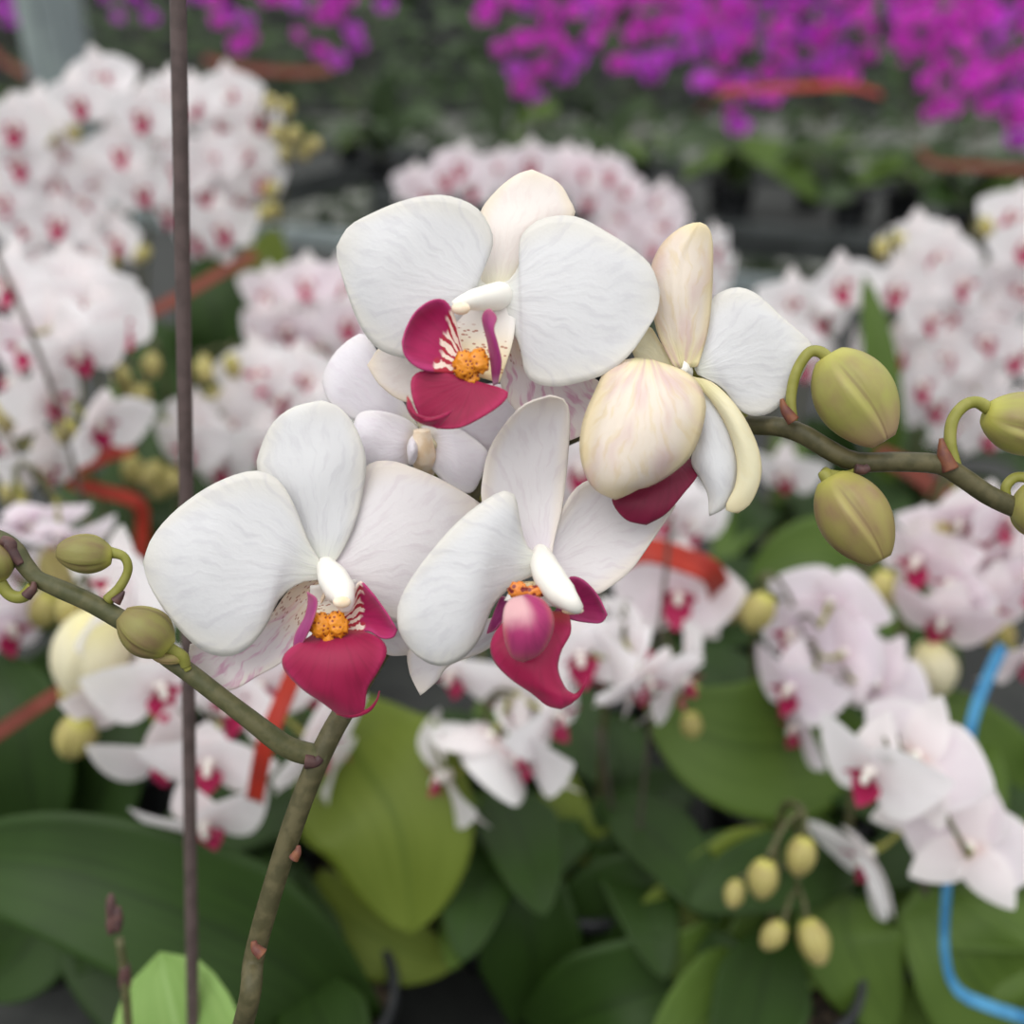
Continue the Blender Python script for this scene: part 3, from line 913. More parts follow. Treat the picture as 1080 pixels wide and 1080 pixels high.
def orchid(label, d, flowers, buds=(), color='white', group=None, base=None, scale=1.0, leaves=5, leaf_len=0.17, mats=('dark', 'dark', 'mid'), spikes=None, jit=0.03, extra=(), stemmat=STEM, pot_r=0.05, a0=None):
    """flowers: (x, y[, yaw, pitch[, style[, colour[, nearer by]]]])"""
    pts = []
    for f in flowers:
        x, y = f[0], f[1]
        yaw = f[2] if len(f) > 2 else random.uniform(-35, 35)
        pit = f[3] if len(f) > 3 else random.uniform(-8, 14)
        sty = f[4] if len(f) > 4 and f[4] else random.choice(('flat', 'flat', 'reflexed'))
        colr = f[5] if len(f) > 5 and f[5] else color
        near = f[6] if len(f) > 6 else random.uniform(-jit, jit)
        pts.append((P(x, y, d + near), yaw, pit, sty, colr))
    cen = sum((p[0] for p in pts), Vector()) / len(pts) if pts else P(base[0], base[1], d)
    bp = Vector((base[0], base[1], BENCH)) if base else Vector((cen.x, cen.y + 0.05, BENCH))
    if d < 0.72:
        leaf_len *= 0.78
    o = empty('potted_orchid', bp)
    tag(o, label, 'orchid', group)
    pot(o, bp, pot_r)
    leaf_ring(o, bp, leaves, leaf_len, 0.07, a0, mats, rise=0.02 if d < 0.72 else 0.05)
    for e in extra:
        leaf(o, *e)
    ends = [(place_flower(o, loc, R(yaw), R(pit), R(random.uniform(-12, 12)), scale * random.uniform(0.92, 1.06), c, s), loc) for loc, yaw, pit, s, c in pts]
    for b in buds:
        q = P(b[0], b[1], d + random.uniform(-0.01, 0.02))
        e = place_bud(o, q, b[2] if len(b) > 2 else 1.0, Vector((random.uniform(-0.5, 0.5), random.uniform(-0.6, 0.1), random.uniform(-0.9, -0.2))))
        ends.append((e, q))
    if not ends:
        return o
    ns = spikes or max(1, round(len(ends) / 6))
    ends.sort(key=lambda q: q[0].x)
    per = math.ceil(len(ends) / ns)
    bm = new()
    for i in range(0, len(ends), per):
        g = sorted(ends[i:i + per], key=lambda q: -q[0].z)
        top, bot = g[0][0], g[-1][0]
        root = bp + Vector((random.uniform(-0.015, 0.015), random.uniform(-0.01, 0.01), 0.09))
        apex = top + Vector((0, 0.012, 0.008))
        mid = root.lerp(apex, 0.55) + Vector((0, 0.03, 0.03))
        tail = bot + Vector((0, 0.02, 0.0))
        line = spl([root, mid, apex, apex.lerp(tail, 0.5) + Vector((0, 0.012, 0.01)), tail], 60)
        tube3(bm, line[::4] + [line[-1]], [0.0026, 0.0024, 0.002, 0.0014], 0, 8, 50)
        for e, _ in g:
            n = min(line[18:], key=lambda q: (q - e).length)
            if (n - e).length > 0.002:
                tube3(bm, [n, n.lerp(e, 0.5) + Vector((0, 0.002, 0.004)), e], [0.0014, 0.0013, 0.0015], 0, 6, 8)
    weld(bm)
    s = obj('flower_spike', bm, stemmat)
    put(s, o)
    return o


W = 'white orchids blooming on the near bench'
# upper left
orchid('crowded white orchid at the upper left edge, left of the dark stake', 1.08,
       [(22, 172), (126, 162), (62, 235), (92, 212), (6, 212), (42, 122, -10, 5), (84, 108, 10, 5), (108, 86, 20, -10, 'cupped'), (128, 254), (28, 240), (152, 122), (70, 160), (148, 200), (15, 135), (105, 190, 0, 30), (60, 195), (100, 270), (40, 275)],
       [(52, 146), (78, 140), (120, 276), (150, 268)], 'white', W, spikes=3)
orchid('crowded white orchid behind the dark stake, edged by yellow buds on its right', 1.14,
       [(225, 168), (260, 160), (252, 210), (236, 240), (182, 222), (212, 250), (206, 108, 0, 5), (242, 100, 10, 5), (178, 105), (170, 150), (215, 205), (235, 130, 20, 10), (270, 128, 30, 0), (226, 268), (190, 180), (272, 190, 40, 5)],
       [(286, 108), (302, 114), (292, 140), (310, 142), (300, 160), (320, 160), (286, 200), (276, 226), (288, 222), (331, 152)], 'white', W, spikes=3)
# left, nearer
orchid('large blurred white orchid cut by the left edge, flowers turned away', 0.74,
       [(15, 300, -30, 0), (92, 322, 30, 10), (30, 365, -20, 0, None, 'pink'), (50, 420, 70, 10, 'reflexed'), (100, 445, 60, 20, 'cupped'), (18, 405, -60, 0), (45, 490, 50, 30, 'reflexed'), (82, 368, 20, 35), (12, 470, -60, 10), (75, 300, 0, -10), (120, 345, 50, 0, 'reflexed'), (58, 345, 150, 0)],
       [(0, 440, 1.3), (70, 455), (15, 520, 1.2)], 'white', W, spikes=3, a0=0.4)
orchid('lilac-tinted orchid low at the left edge, beside the two small left buds', 0.66,
       [(28, 545, 30, 50, None, 'lilac'), (62, 562, 10, 60, None, 'lilac'), (4, 660, 60, 20, 'reflexed', 'lilac'), (5, 600, 20, 40, None, 'lilac')], [(60, 600, 1.5), (48, 642, 1.4), (118, 602, 1.2)], 'lilac', W, a0=1.2)
# left middle
orchid('small pinkish white orchid just left of the top flower', 1.02,
       [(305, 345, -10, 25), (342, 332, -10, 25), (286, 312), (362, 305), (325, 300, 0, -10), (278, 350, -30, 0), (366, 340), (335, 365)], [], 'pink', W, spikes=2)
orchid('white orchid with yellow buds between the dark stake and the left flower', 0.88,
       [(246, 446, -10, 5), (292, 418, 20, 10), (212, 448, -30, 0), (236, 490), (312, 400), (335, 440), (275, 395, 0, -10), (280, 470, 20, 20), (330, 398), (200, 470, -20, 10)],
       [(215, 386), (245, 386), (178, 452, 1.1), (225, 418)], 'white', W, spikes=2)
orchid('spray of yellow-green buds left of the dark stake, above the red ribbon knot', 0.85,
       [], [(128, 398), (135, 413), (148, 418), (160, 385), (140, 495, 1.2), (160, 500, 1.2), (172, 512, 1.2), (182, 505), (215, 392)], 'white', W, base=(-0.32, 0.78), spikes=2, leaves=6, leaf_len=0.24)
# centre rear
orchid('far pale pink orchid directly behind the top flower', 1.42,
       [(436, 195), (470, 188), (452, 205), (486, 176, 0, 0), (530, 178), (560, 172), (500, 200), (545, 195)], [], 'pink', W, spikes=2)
orchid('far pale pink orchid behind the right shoulder of the top flower', 1.48,
       [(596, 176), (640, 184), (622, 210), (652, 228), (692, 212, 20, 5, 'cupped'), (700, 236), (676, 250), (615, 180), (660, 200), (690, 262), (640, 250), (580, 190)], [], 'pink', W, spikes=2)
orchid('far white orchid peeping out right of the half-open flower\'s upright sepal', 1.35,
       [(752, 262, 40, 10), (758, 286, 40, 20), (742, 300)], [], 'white', W)
# right
orchid('loose blush orchid with cream half-open blooms behind the right branch, left of the upright leaf', 0.98,
       [(832, 318), (862, 335, 20, 0), (884, 302, 10, -10, 'cupped'), (898, 380, 60, 0), (824, 360, -20, 0), (905, 420, 70, 10), (848, 380), (830, 498, -30, 25)], [(880, 312, 1.5), (870, 400)], 'white', W, spikes=2)
orchid('dense white orchid with many red centres at the upper right edge', 1.02,
       [(945, 304, -15, 5), (1000, 334), (1040, 358), (1072, 372), (1020, 410), (950, 372, -40, 10), (1066, 228, -10, 0), (968, 258, -20, 0), (1076, 305), (990, 270), (1012, 298), (978, 335), (1036, 318), (1056, 285), (1000, 376), (985, 425), (968, 405), (1050, 425), (1045, 335), (1040, 455), (1078, 260), (1072, 440), (1010, 450)],
       [(930, 262), (950, 255), (958, 350), (975, 380), (1040, 240)], 'white', W, spikes=4)
orchid('blush pink orchid drooping below the bud branch at the right edge', 0.68,
       [(972, 590, -50, 10, 'reflexed'), (1010, 545, -10, 30), (1046, 590, 20, 20), (1008, 612, -60, 20), (1060, 545, 20, 10), (1042, 636, 10, 25), (995, 650, -30, 30, 'reflexed'), (1078, 690, 40, 20, 'reflexed'), (1075, 610, 30, 0), (1030, 560, 0, 0)],
       [(935, 620, 1.2), (988, 565, 1.3), (985, 704, 1.9), (1052, 668, 1.4)], 'pink', W, spikes=2)
orchid('lilac pink orchid seen side-on, lips facing left, right of centre below the hanging bud', 0.64,
       [(840, 668, -50, 5, 'reflexed'), (838, 724, -52, 10, 'reflexed'), (846, 765, -75, 20, 'flat'), (876, 636, 150, -15), (890, 690, 120, 10, 'reflexed'), (925, 722, 110, 20, 'flat')],
       [(800, 645, 1.3), (930, 618, 1.0)], 'lilac', W, spikes=2)
orchid('pale lilac orchid spray low at the right, beside the blue ribbon', 0.54,
       [(922, 812, -48, 8, 'reflexed'), (965, 800, 120, 20, 'flat', 'pink'), (990, 850, 130, 25, 'reflexed', 'pink'), (1022, 896, 150, 30, 'flat', 'pink'), (918, 900, -70, 25, 'cupped', 'white', 0.05)],
       [], 'white', W, spikes=1)
orchid('blush orchid with one broad bloom under the orange band, right of the middle flower', 0.66,
       [(714, 628, -5, -12, 'flat', 'pink', -0.01), (725, 545, 20, 10, 'reflexed', 'white', 0.1), (700, 535, -20, 0, None, 'white', 0.1), (612, 492, 0, 10, 'flat', 'white', 0.12), (585, 505, -20, 0, None, 'white', 0.15)], [(775, 636, 1.2), (733, 734, 0.9), (729, 765, 0.9)], 'pink', W, scale=1.12, spikes=1)
orchid('thin orchid spike of hanging yellow buds over green leaves, below the pale lilac spray', 0.53,
       [], [(845, 902), (805, 926), (775, 942, 0.7), (816, 986, 0.8), (858, 992, 1.1)], 'white', W, base=(0.16, 0.42), spikes=1, leaves=4)
# below the middle flower
orchid('white orchid cluster hanging right below the middle flower\'s lip', 0.6,
       [(642, 690, -70, 20, 'reflexed'), (678, 712, 30, 30, 'flat'), (712, 716, 70, 20, 'reflexed'), (612, 690, 0, 0), (665, 690, 100, 0)], [], 'white', W, spikes=1)
orchid('white orchid with side-on pink-lipped blooms below the gap between the left and middle flowers', 0.6,
       [(474, 818, -75, 20, 'reflexed'), (520, 775, -60, 60, 'cupped'), (560, 790, -60, 20, 'reflexed'), (545, 735, -30, 20), (580, 752, 60, 10), (480, 705, -30, 30)], [], 'white', W, spikes=1)
# below the left flower
orchid('white orchid with crimson lips behind the stake, below the left flower', 0.55,
       [(135, 722, 60, 20, 'reflexed', 'pink'), (165, 722, 40, 10), (172, 792, 30, 30, 'reflexed'), (222, 800, 0, 15), (216, 862, 10, 30), (272, 720, 20, 10), (252, 740, -30, 0), (135, 655, 60, 0), (130, 618, -30, -10)],
       [(95, 690, 2.6), (80, 732, 1.1), (80, 776, 1.4), (75, 640, 1.0)], 'white', W, spikes=2, pot_r=0.045)
orchid('white orchid mostly hidden behind the left flower, petals showing beside the stem fork', 0.6,
       [(330, 780, 60, 20), (350, 800, 100, 20, 'reflexed'), (330, 720, 20, 20), (310, 690, 0, 0)], [], 'white', W, spikes=1)

# ------------------------------------------------------------------ leaf rosettes low in the picture
def rosette(label, base, leaves_, ring=4, buds=()):
    bp = Vector((base[0], base[1], BENCH))
    o = empty('potted_orchid', bp)
    tag(o, label, 'orchid', 'leafy orchids without open flowers on the near bench')
    pot(o, bp, 0.05)
    for sp, w, m, *r in leaves_:
        leaf(o, [P(*q) for q in sp], w, m, *r)
    if ring:
        leaf_ring(o, bp, ring, 0.12, 0.065, None, ('dark',), rise=0.01)
    return o


FACE = Vector((0, -0.8, 0.7))
rosette('leafy orchid with a long arching dark leaf across the lower left', (-0.12, 0.4), [
    ([(400, 1120, 0.6), (300, 1020, 0.56), (170, 955, 0.54), (40, 915, 0.54), (-90, 910, 0.56)], 0.085, 'dark', 0.22, Vector((0.2, -0.7, 0.7))),
    ([(380, 1100, 0.62), (260, 1110, 0.58), (150, 1050, 0.58), (60, 1000, 0.6)], 0.07, 'dark', 0.2, FACE),
    ([(330, 1100, 0.6), (320, 1020, 0.6), (290, 960, 0.62), (250, 900, 0.64)], 0.065, 'dark', 0.2, FACE)])
rosette('leafy orchid with broad olive leaves lit beside the main stem', (-0.03, 0.56), [
    ([(360, 750, 0.66), (380, 800, 0.62), (420, 870, 0.6), (435, 985, 0.6)], 0.11, 'olive', 0.12, FACE),
    ([(330, 930, 0.64), (370, 970, 0.62), (420, 1000, 0.62), (478, 1020, 0.63)], 0.055, 'olive', 0.12, FACE)])
rosette('leafy orchid with dark folded leaves at the bottom centre', (0.05, 0.5), [
    ([(560, 1080, 0.66), (560, 1000, 0.64), (550, 930, 0.64), (530, 870, 0.66)], 0.07, 'dark', 0.35, FACE),
    ([(570, 1060, 0.66), (640, 960, 0.64), (700, 930, 0.63), (735, 935, 0.63)], 0.07, 'dark', 0.2, FACE),
    ([(560, 1090, 0.64), (640, 1060, 0.6), (720, 1040, 0.6), (790, 1070, 0.6)], 0.075, 'dark', 0.25, FACE),
    ([(620, 850, 0.7), (640, 880, 0.68), (600, 900, 0.68), (590, 800, 0.7)], 0.05, 'olive', 0.2, FACE)])
rosette('leafy orchid with a wide mid-green leaf right of the crowded white blooms', (0.2, 0.62), [
    ([(920, 800, 0.7), (850, 790, 0.67), (770, 785, 0.65), (680, 745, 0.66)], 0.105, 'mid', 0.12, FACE),
    ([(860, 890, 0.66), (800, 925, 0.63), (740, 955, 0.62), (660, 985, 0.62)], 0.07, 'olive', 0.16, FACE),
    ([(840, 930, 0.66), (800, 1000, 0.62), (740, 1010, 0.6), (690, 1000, 0.6)], 0.07, 'mid', 0.16, FACE)])
rosette('leafy orchid with grey-green leaves below the lower right spray', (0.26, 0.48), [
    ([(900, 900, 0.66), (890, 970, 0.61), (905, 1020, 0.6), (940, 1090, 0.6)], 0.07, 'mid', 0.2, FACE),
    ([(940, 940, 0.66), (860, 960, 0.62), (800, 1020, 0.6), (770, 1100, 0.6)], 0.075, 'mid', 0.2, FACE),
    ([(850, 1100, 0.6), (800, 1060, 0.58), (770, 1030, 0.58), (750, 980, 0.6)], 0.06, 'dark', 0.2, FACE)])
rosette('leafy orchid with a broad green leaf in the lower right corner', (0.36, 0.46), [
    ([(1130, 880, 0.66), (1050, 960, 0.62), (990, 1020, 0.61), (950, 1100, 0.62)], 0.1, 'mid', 0.18, FACE),
    ([(1120, 1100, 0.62), (1040, 1050, 0.6), (1000, 990, 0.6), (960, 930, 0.63)], 0.085, 'mid', 0.18, FACE),
    ([(1120, 860, 0.72), (1060, 830, 0.7), (1000, 760, 0.7), (960, 740, 0.72)], 0.08, 'mid', 0.18, FACE)])
rosette('leafy orchid with upright dark leaves low at the left edge', (-0.34, 0.52), [
    ([(40, 900, 0.66), (30, 820, 0.64), (20, 750, 0.64), (-10, 690, 0.66)], 0.07, 'dark', 0.2, FACE),
    ([(80, 900, 0.68), (110, 830, 0.66), (130, 780, 0.66), (160, 740, 0.68)], 0.06, 'dark', 0.2, FACE),
    ([(60, 960, 0.62), (20, 1010, 0.6), (-30, 1050, 0.58)], 0.06, 'dark', 0.2, FACE)])
rosette('leafy orchid of dark leaves around the red ribbon knot left of the stake', (-0.34, 0.85), [
    ([(110, 640, 0.95), (120, 580, 0.92), (100, 540, 0.92), (70, 500, 0.94)], 0.09, 'dark', 0.2, FACE),
    ([(130, 640, 0.95), (150, 560, 0.95), (150, 470, 0.97), (170, 420, 1.0)], 0.08, 'dark', 0.2, FACE),
    ([(150, 640, 0.95), (180, 600, 0.92), (230, 590, 0.9)], 0.08, 'dark', 0.2, FACE)])
rosette('leafy orchid with one bright green leaf under the upper left blooms', (-0.33, 1.12), [
    ([(240, 400, 1.2), (260, 340, 1.18), (278, 280, 1.18), (290, 240, 1.2)], 0.085, 'olive', 0.2, FACE),
    ([(240, 420, 1.15), (230, 350, 1.12), (220, 300, 1.12), (215, 270, 1.14)], 0.09, 'dark', 0.2, FACE),
    ([(250, 410, 1.15), (180, 380, 1.1), (140, 340, 1.1)], 0.09, 'dark', 0.2, FACE)])
rosette('leafy orchid with one upright dark green leaf left of the upper right blooms', (0.42, 1.05), [
    ([(932, 540, 1.0), (930, 440, 0.94), (926, 370, 0.93), (912, 290, 0.94)], 0.042, 'mid', 0.2, FACE),
    ([(900, 520, 1.1), (870, 470, 1.06), (850, 440, 1.06)], 0.07, 'dark', 0.2, FACE)])
rosette('leafy orchid with mid-green leaves between the hanging bud and the lilac blooms', (0.26, 0.8), [
    ([(960, 640, 0.88), (900, 600, 0.85), (850, 590, 0.85), (790, 610, 0.86)], 0.09, 'mid', 0.16, FACE),
    ([(880, 560, 0.9), (930, 620, 0.86), (980, 680, 0.85), (1010, 720, 0.86)], 0.07, 'mid', 0.2, FACE),
    ([(870, 520, 0.95), (920, 540, 0.92), (960, 520, 0.92)], 0.08, 'dark', 0.16, FACE)], 6)
# pale leaf with a cut spike at the bottom left
bp = Vector((-0.19, 0.27, BENCH))
y_ = empty('potted_orchid', bp)
tag(y_, 'young orchid with one pale green leaf and a short purple-tipped shoot at the bottom left', 'orchid')
pot(y_, bp, 0.04)
leaf(y_, [P(215, 1350, 0.46), P(205, 1200, 0.43), P(190, 1100, 0.42), P(168, 1004, 0.43)], 0.08, 'light', 0.2, FACE, 0.5)
bm = new()
tube3(bm, [bp + Vector((0, 0, 0.09)), P(150, 1300, 0.43), P(135, 1080, 0.4), P(130, 1020, 0.395), P(126, 990, 0.393)], [2.2e-3, 2e-3, 2e-3, 1.9e-3, 1.6e-3], 0, 12, 50)
sp_ = part('flower_spike', bm, STEM, y_)
for (x, y, r, h) in ((117, 957, 5.2, 15), (124, 970, 5.6, 15), (117, 974, 5.0, 13)):
    bm = new()
    blob(bm, P(x, y, 0.392), AX, [r * 0.392 / F, h * 0.392 / F, r * 0.392 / F])
    part('bud', bm, PURP, y_, 'tiny purple bud')
bm = new()
tube3(bm, [P(132, 1040, 0.397), P(132, 1028, 0.396), P(131, 1018, 0.395)], [2.4e-3, 2.5e-3, 2.0e-3], 0, 12, 8)
part('bract', bm, PURP, sp_)

# ------------------------------------------------------------------ magenta orchids on the far bench
MG = 'magenta orchids on the far bench'
def magenta(label, region, n, v, cols=('magenta', 'magenta', 'violet'), leaves=6):
    x0, y0, x1, y1 = region
    fl = []
    d = dv((x0 + x1) / 2, (max(0, y0) + y1) / 2, v)
    gap = (36 / d) ** 2 * 1.9
    for i in range(n):
        for _ in range(40):
            x, y = random.uniform(x0, x1), random.uniform(y0, y1)
            ex = (x - (x0 + x1) / 2) / ((x1 - x0) / 2)
            if y < y0 + (y1 - y0) * (1 - 0.45 * abs(ex) ** 2) and all((x - a[0]) ** 2 + (y - a[1]) ** 2 > gap for a in fl):
                break
        fl.append((x, y, random.uniform(-50, 50), random.uniform(-10, 25), None, random.choice(cols)))
    return orchid(label, d, fl, [], 'magenta', MG, scale=1.0, leaves=leaves, leaf_len=0.2, mats=('grey', 'dark', 'mid'), jit=0.07, pot_r=0.06, spikes=3)


magenta('dim magenta orchid between the grey post and the dark stake, on the far bench', (100, -60, 185, 40), 16, 1.25, ('violet',))
magenta('magenta orchid just right of the dark stake, on the far bench', (205, -60, 305, 52), 20, 1.0)
magenta('magenta orchid beside the dark gap, third from the grey post', (300, -60, 412, 75), 22, 1.05, ('violet', 'magenta'))
magenta('bright magenta orchid above the top flower, right after the dark gap', (505, -60, 640, 105), 36, 0.95)
magenta('magenta orchid above the half-open flower, left of the red ribbon', (615, -60, 745, 90), 34, 1.1)
magenta('magenta orchid hanging lowest, around the straight red ribbon', (715, -60, 850, 135), 42, 0.9, ('magenta', 'violet'))
magenta('violet-pink orchid between the straight red ribbon and the corner cluster', (825, -60, 945, 85), 34, 1.1, ('violet', 'magenta'))
magenta('brightest magenta orchid filling the upper right corner', (945, -60, 1040, 125), 36, 0.9, ('magenta',))
magenta('magenta orchid cut by the right edge in the upper corner', (1020, -60, 1120, 150), 36, 1.05, ('magenta', 'magenta', 'violet'))
magenta('faint violet orchid left of the grey post, at the upper left corner', (-40, -60, 40, 40), 14, 1.4, ('violet',))
# leafy plants along the front of the far bench
def farleaf(label, px_, d, leaves_):
    c = PV(px_, 170, d)
    bp = Vector((c.x, c.y, BENCH))
    o = empty('potted_orchid', bp)
    tag(o, label, 'orchid', 'leafy orchids on the far bench')
    pot(o, bp, 0.06)
    for sp, w, m in leaves_:
        leaf(o, [PV(x, y, q) for x, y, q in sp], w, m, 0.2, FACE)
    leaf_ring(o, bp, 5, 0.24, 0.08, None, ('grey', 'dark', 'mid'))


farleaf('far leafy orchid with a single broad green leaf pointing down right', 780, 0.85, [([(780, 150, 0.85), (815, 165, 0.8), (840, 185, 0.76), (862, 212, 0.76)], 0.13, 'mid'), ([(780, 150, 0.85), (740, 145, 0.8), (700, 155, 0.76)], 0.1, 'grey')])
farleaf('far leafy orchid left of the corner magenta, over the dark gap', 905, 0.85, [([(900, 190, 0.85), (930, 180, 0.8), (960, 165, 0.8)], 0.1, 'mid'), ([(900, 190, 0.85), (880, 200, 0.8), (860, 205, 0.8)], 0.12, 'grey')])
farleaf('far leafy orchid at the right edge below the corner magenta', 1030, 0.8, [([(1030, 220, 0.85), (1000, 205, 0.8), (970, 210, 0.76)], 0.12, 'dark'), ([(1030, 220, 0.85), (1060, 205, 0.8), (1090, 215, 0.76)], 0.12, 'mid')])
farleaf('far leafy orchid above the top flower\'s upright sepal', 540, 0.85, [([(530, 140, 0.85), (510, 80, 0.82), (490, 65, 0.8)], 0.1, 'grey'), ([(540, 140, 0.85), (560, 120, 0.8), (590, 118, 0.76)], 0.1, 'mid')])
farleaf('far leafy orchid right of the dark gap, behind the top flower', 640, 0.85, [([(640, 150, 0.85), (665, 120, 0.82), (690, 105, 0.8)], 0.1, 'grey')])
farleaf('far grey-leaved orchid left of the dark gap', 400, 0.9, [([(400, 160, 0.9), (410, 90, 0.85), (425, 70, 0.85)], 0.12, 'grey'), ([(405, 150, 0.85), (440, 120, 0.82), (470, 130, 0.8)], 0.1, 'grey')])

# ------------------------------------------------------------------ stakes, canes, ribbons
def tubething(name, label, cat, pts, rads, mat, n=14, flat=1.0, group=None, seg=None):
    bm = new()
    tube3(bm, pts, rads, 0, n, seg, True, flat)
    weld(bm)
    return tag(obj(name, bm, mat), label, cat, group)


q0, q1 = P(187, -30, 0.300), P(204, 1110, 0.425)
dirn = (q1 - q0).normalized()
foot = q0 + dirn * ((q0.z - (BENCH + 0.001)) / -dirn.z)
topp = q0 - dirn * 0.02
bm = new()
tube3(bm, [topp, q0.lerp(foot, 0.25) + Vector((0.0004, 0, 0)), q0.lerp(foot, 0.5), foot], [2.5e-3, 2.5e-3, 2.5e-3, 2.5e-3], 0, 18, 60)
weld(bm)
stk = tag(obj('plant_stake', bm, STAKE), 'straight dark brown stake standing upright at the left, in front of the blurred blooms', 'stake')

canes = 'thin canes among the blurred plants'
tubething('support_cane', 'thin grey cane rising in front of the broad blush bloom right of centre', 'cane', [P(708, 545, 0.6), P(690, 720, 0.62), P(672, 900, 0.66), P(655, 1120, 0.73)], [1.3e-3] * 4, CANE, group=canes)
tubething('support_cane', 'short thin cane leaning below the crowded white blooms, left of the grey cane', 'cane', [P(632, 770, 0.66), P(645, 850, 0.68), P(660, 930, 0.7), P(668, 1100, 0.76)], [1.8e-3] * 4, CANE, group=canes)
tubething('support_cane', 'thin slanting cane in front of the white blooms at the left edge', 'cane', [P(-5, 265, 0.66), P(40, 370, 0.67), P(75, 480, 0.69), P(110, 640, 0.75), P(125, 800, 0.86)], [1.7e-3] * 5, CANE, group=canes)
tubething('support_cane', 'dark cane beside the blue ribbon at the lower right', 'cane', [P(962, 880, 0.6), P(980, 960, 0.62), P(1000, 1020, 0.66), P(1010, 1090, 0.72)], [2.4e-3] * 4, CANE, group=canes)
bm = new()
blob(bm, P(668, 962, 0.655), AX, (0.012, 0.008, 0.008), 0, 14, 10, 0.5, 2)
blob(bm, P(682, 955, 0.65), AX, (0.007, 0.009, 0.006), 0, 14, 10, 0.5, 5)
tag(obj('plant_clip', bm, CLIP), 'small black clip gripping the grey cane at the bottom centre', 'clip')


def ribbon(name, label, pts, w, mat, cat='ribbon', group=None, twist=0.0, nrm=None):
    c = spl(pts, 40)
    rows = []
    for i, p in enumerate(c):
        T = (c[min(i + 1, 39)] - c[max(i - 1, 0)]).normalized()
        N = nrm or Vector((0, -0.8, 0.6))
        S = T.cross(N).normalized()
        N = S.cross(T)
        a = twist * i / 39
        S = S * math.cos(a) + N * math.sin(a)
        N = T.cross(S)
        rows.append([p + S * (w / 2 * e) + N * (w * 0.06 * (1 - e * e)) for e in (-1, -0.6, -0.2, 0.2, 0.6, 1)])
    bm = new()
    grid(bm, rows)
    o = obj(name, bm, mat, None, 0.0006)
    return tag(o, label, cat, group)


ribs = 'red ribbons tied through the plants'
ribbon('plastic_ribbon', 'bright red ribbon loop left of the stake, above the left buds', [P(140, 472, 0.83), P(110, 482, 0.83), P(70, 503, 0.83), P(100, 516, 0.84), P(145, 530, 0.84), P(150, 560, 0.85), P(145, 610, 0.86)], 0.011, RED, group=ribs)
ribbon('plastic_ribbon', 'brown-red ribbon slanting up behind the stake under the upper left blooms', [P(120, 352, 1.03), P(180, 318, 1.05), P(225, 292, 1.07), P(270, 268, 1.1)], 0.013, BROWNRED, group=ribs)
ribbon('plastic_ribbon', 'brown-red ribbon slanting at the left edge below the buds', [P(-30, 792, 0.6), P(20, 758, 0.6), P(50, 738, 0.6), P(82, 718, 0.62)], 0.009, BROWNRED, group=ribs)
ribbon('plastic_ribbon', 'orange-red ribbon slanting behind the left branch, below the left flower', [P(318, 690, 0.51), P(302, 730, 0.51), P(280, 785, 0.51), P(268, 845, 0.53)], 0.0095, RED, group=ribs)
ribbon('plastic_ribbon', 'orange ribbon arched across the top of the broad blush bloom', [P(648, 590, 0.63), P(680, 580, 0.62), P(720, 590, 0.62), P(752, 606, 0.625), P(762, 640, 0.66)], 0.016, RED, group=ribs)
ribbon('plastic_ribbon', 'straight red ribbon strung level below the magenta blooms, above the half-open flower', [PV(735, 120, 0.75), PV(758, 98, 0.55), PV(800, 94, 0.55), PV(850, 91, 0.55), PV(895, 90, 0.55), PV(930, 100, 0.7)], 0.022, RED, group=ribs)
ribbon('plastic_ribbon', 'brown-red ribbon along the far bench at the right edge', [PV(970, 158, 0.55), PV(985, 172, 0.55), PV(1020, 175, 0.55), PV(1100, 180, 0.55)], 0.022, BROWNRED, group=ribs)
ribbon('plastic_ribbon', 'red-brown ribbon along the far bench right of the dark stake', [PV(215, 62, 0.55), PV(260, 72, 0.55), PV(310, 76, 0.55), PV(350, 74, 0.55)], 0.03, BROWNRED, group=ribs)
ribbon('plastic_ribbon', 'red-brown ribbon end left of the grey post', [PV(-60, 190, 0.62), PV(-20, 62, 0.55), PV(5, 66, 0.55), PV(32, 82, 0.55)], 0.03, BROWNRED, group=ribs)
ribbon('plastic_ribbon', 'dull red ribbon half hidden behind the right branch between its two buds', [P(925, 478, 0.9), P(960, 495, 0.9), P(1000, 525, 0.9)], 0.018, BROWNRED, group=ribs)
ribbon('blue_ribbon', 'bright blue plastic ribbon hanging down the lower right and bending to the edge', [P(1058, 680, 0.62), P(1030, 745, 0.595), P(1017, 810, 0.585), P(1004, 880, 0.575), P(998, 950, 0.555), P(997, 1005, 0.54), P(1008, 1042, 0.535), P(1040, 1060, 0.535), P(1120, 1085, 0.54)], 0.0078, BLUE, twist=0.9)

# ------------------------------------------------------------------ benches, post, floor, wall
def box(bm, lo, hi, mi=0):
    x0, y0, z0 = lo
    x1, y1, z1 = hi
    v = [bm.verts.new(q) for q in ((x0, y0, z0), (x1, y0, z0), (x1, y1, z0), (x0, y1, z0), (x0, y0, z1), (x1, y0, z1), (x1, y1, z1), (x0, y1, z1))]
    for f in ((0, 3, 2, 1), (4, 5, 6, 7), (0, 1, 5, 4), (1, 2, 6, 5), (2, 3, 7, 6), (3, 0, 4, 7)):
        bm.faces.new([v[i] for i in f]).material_index = mi


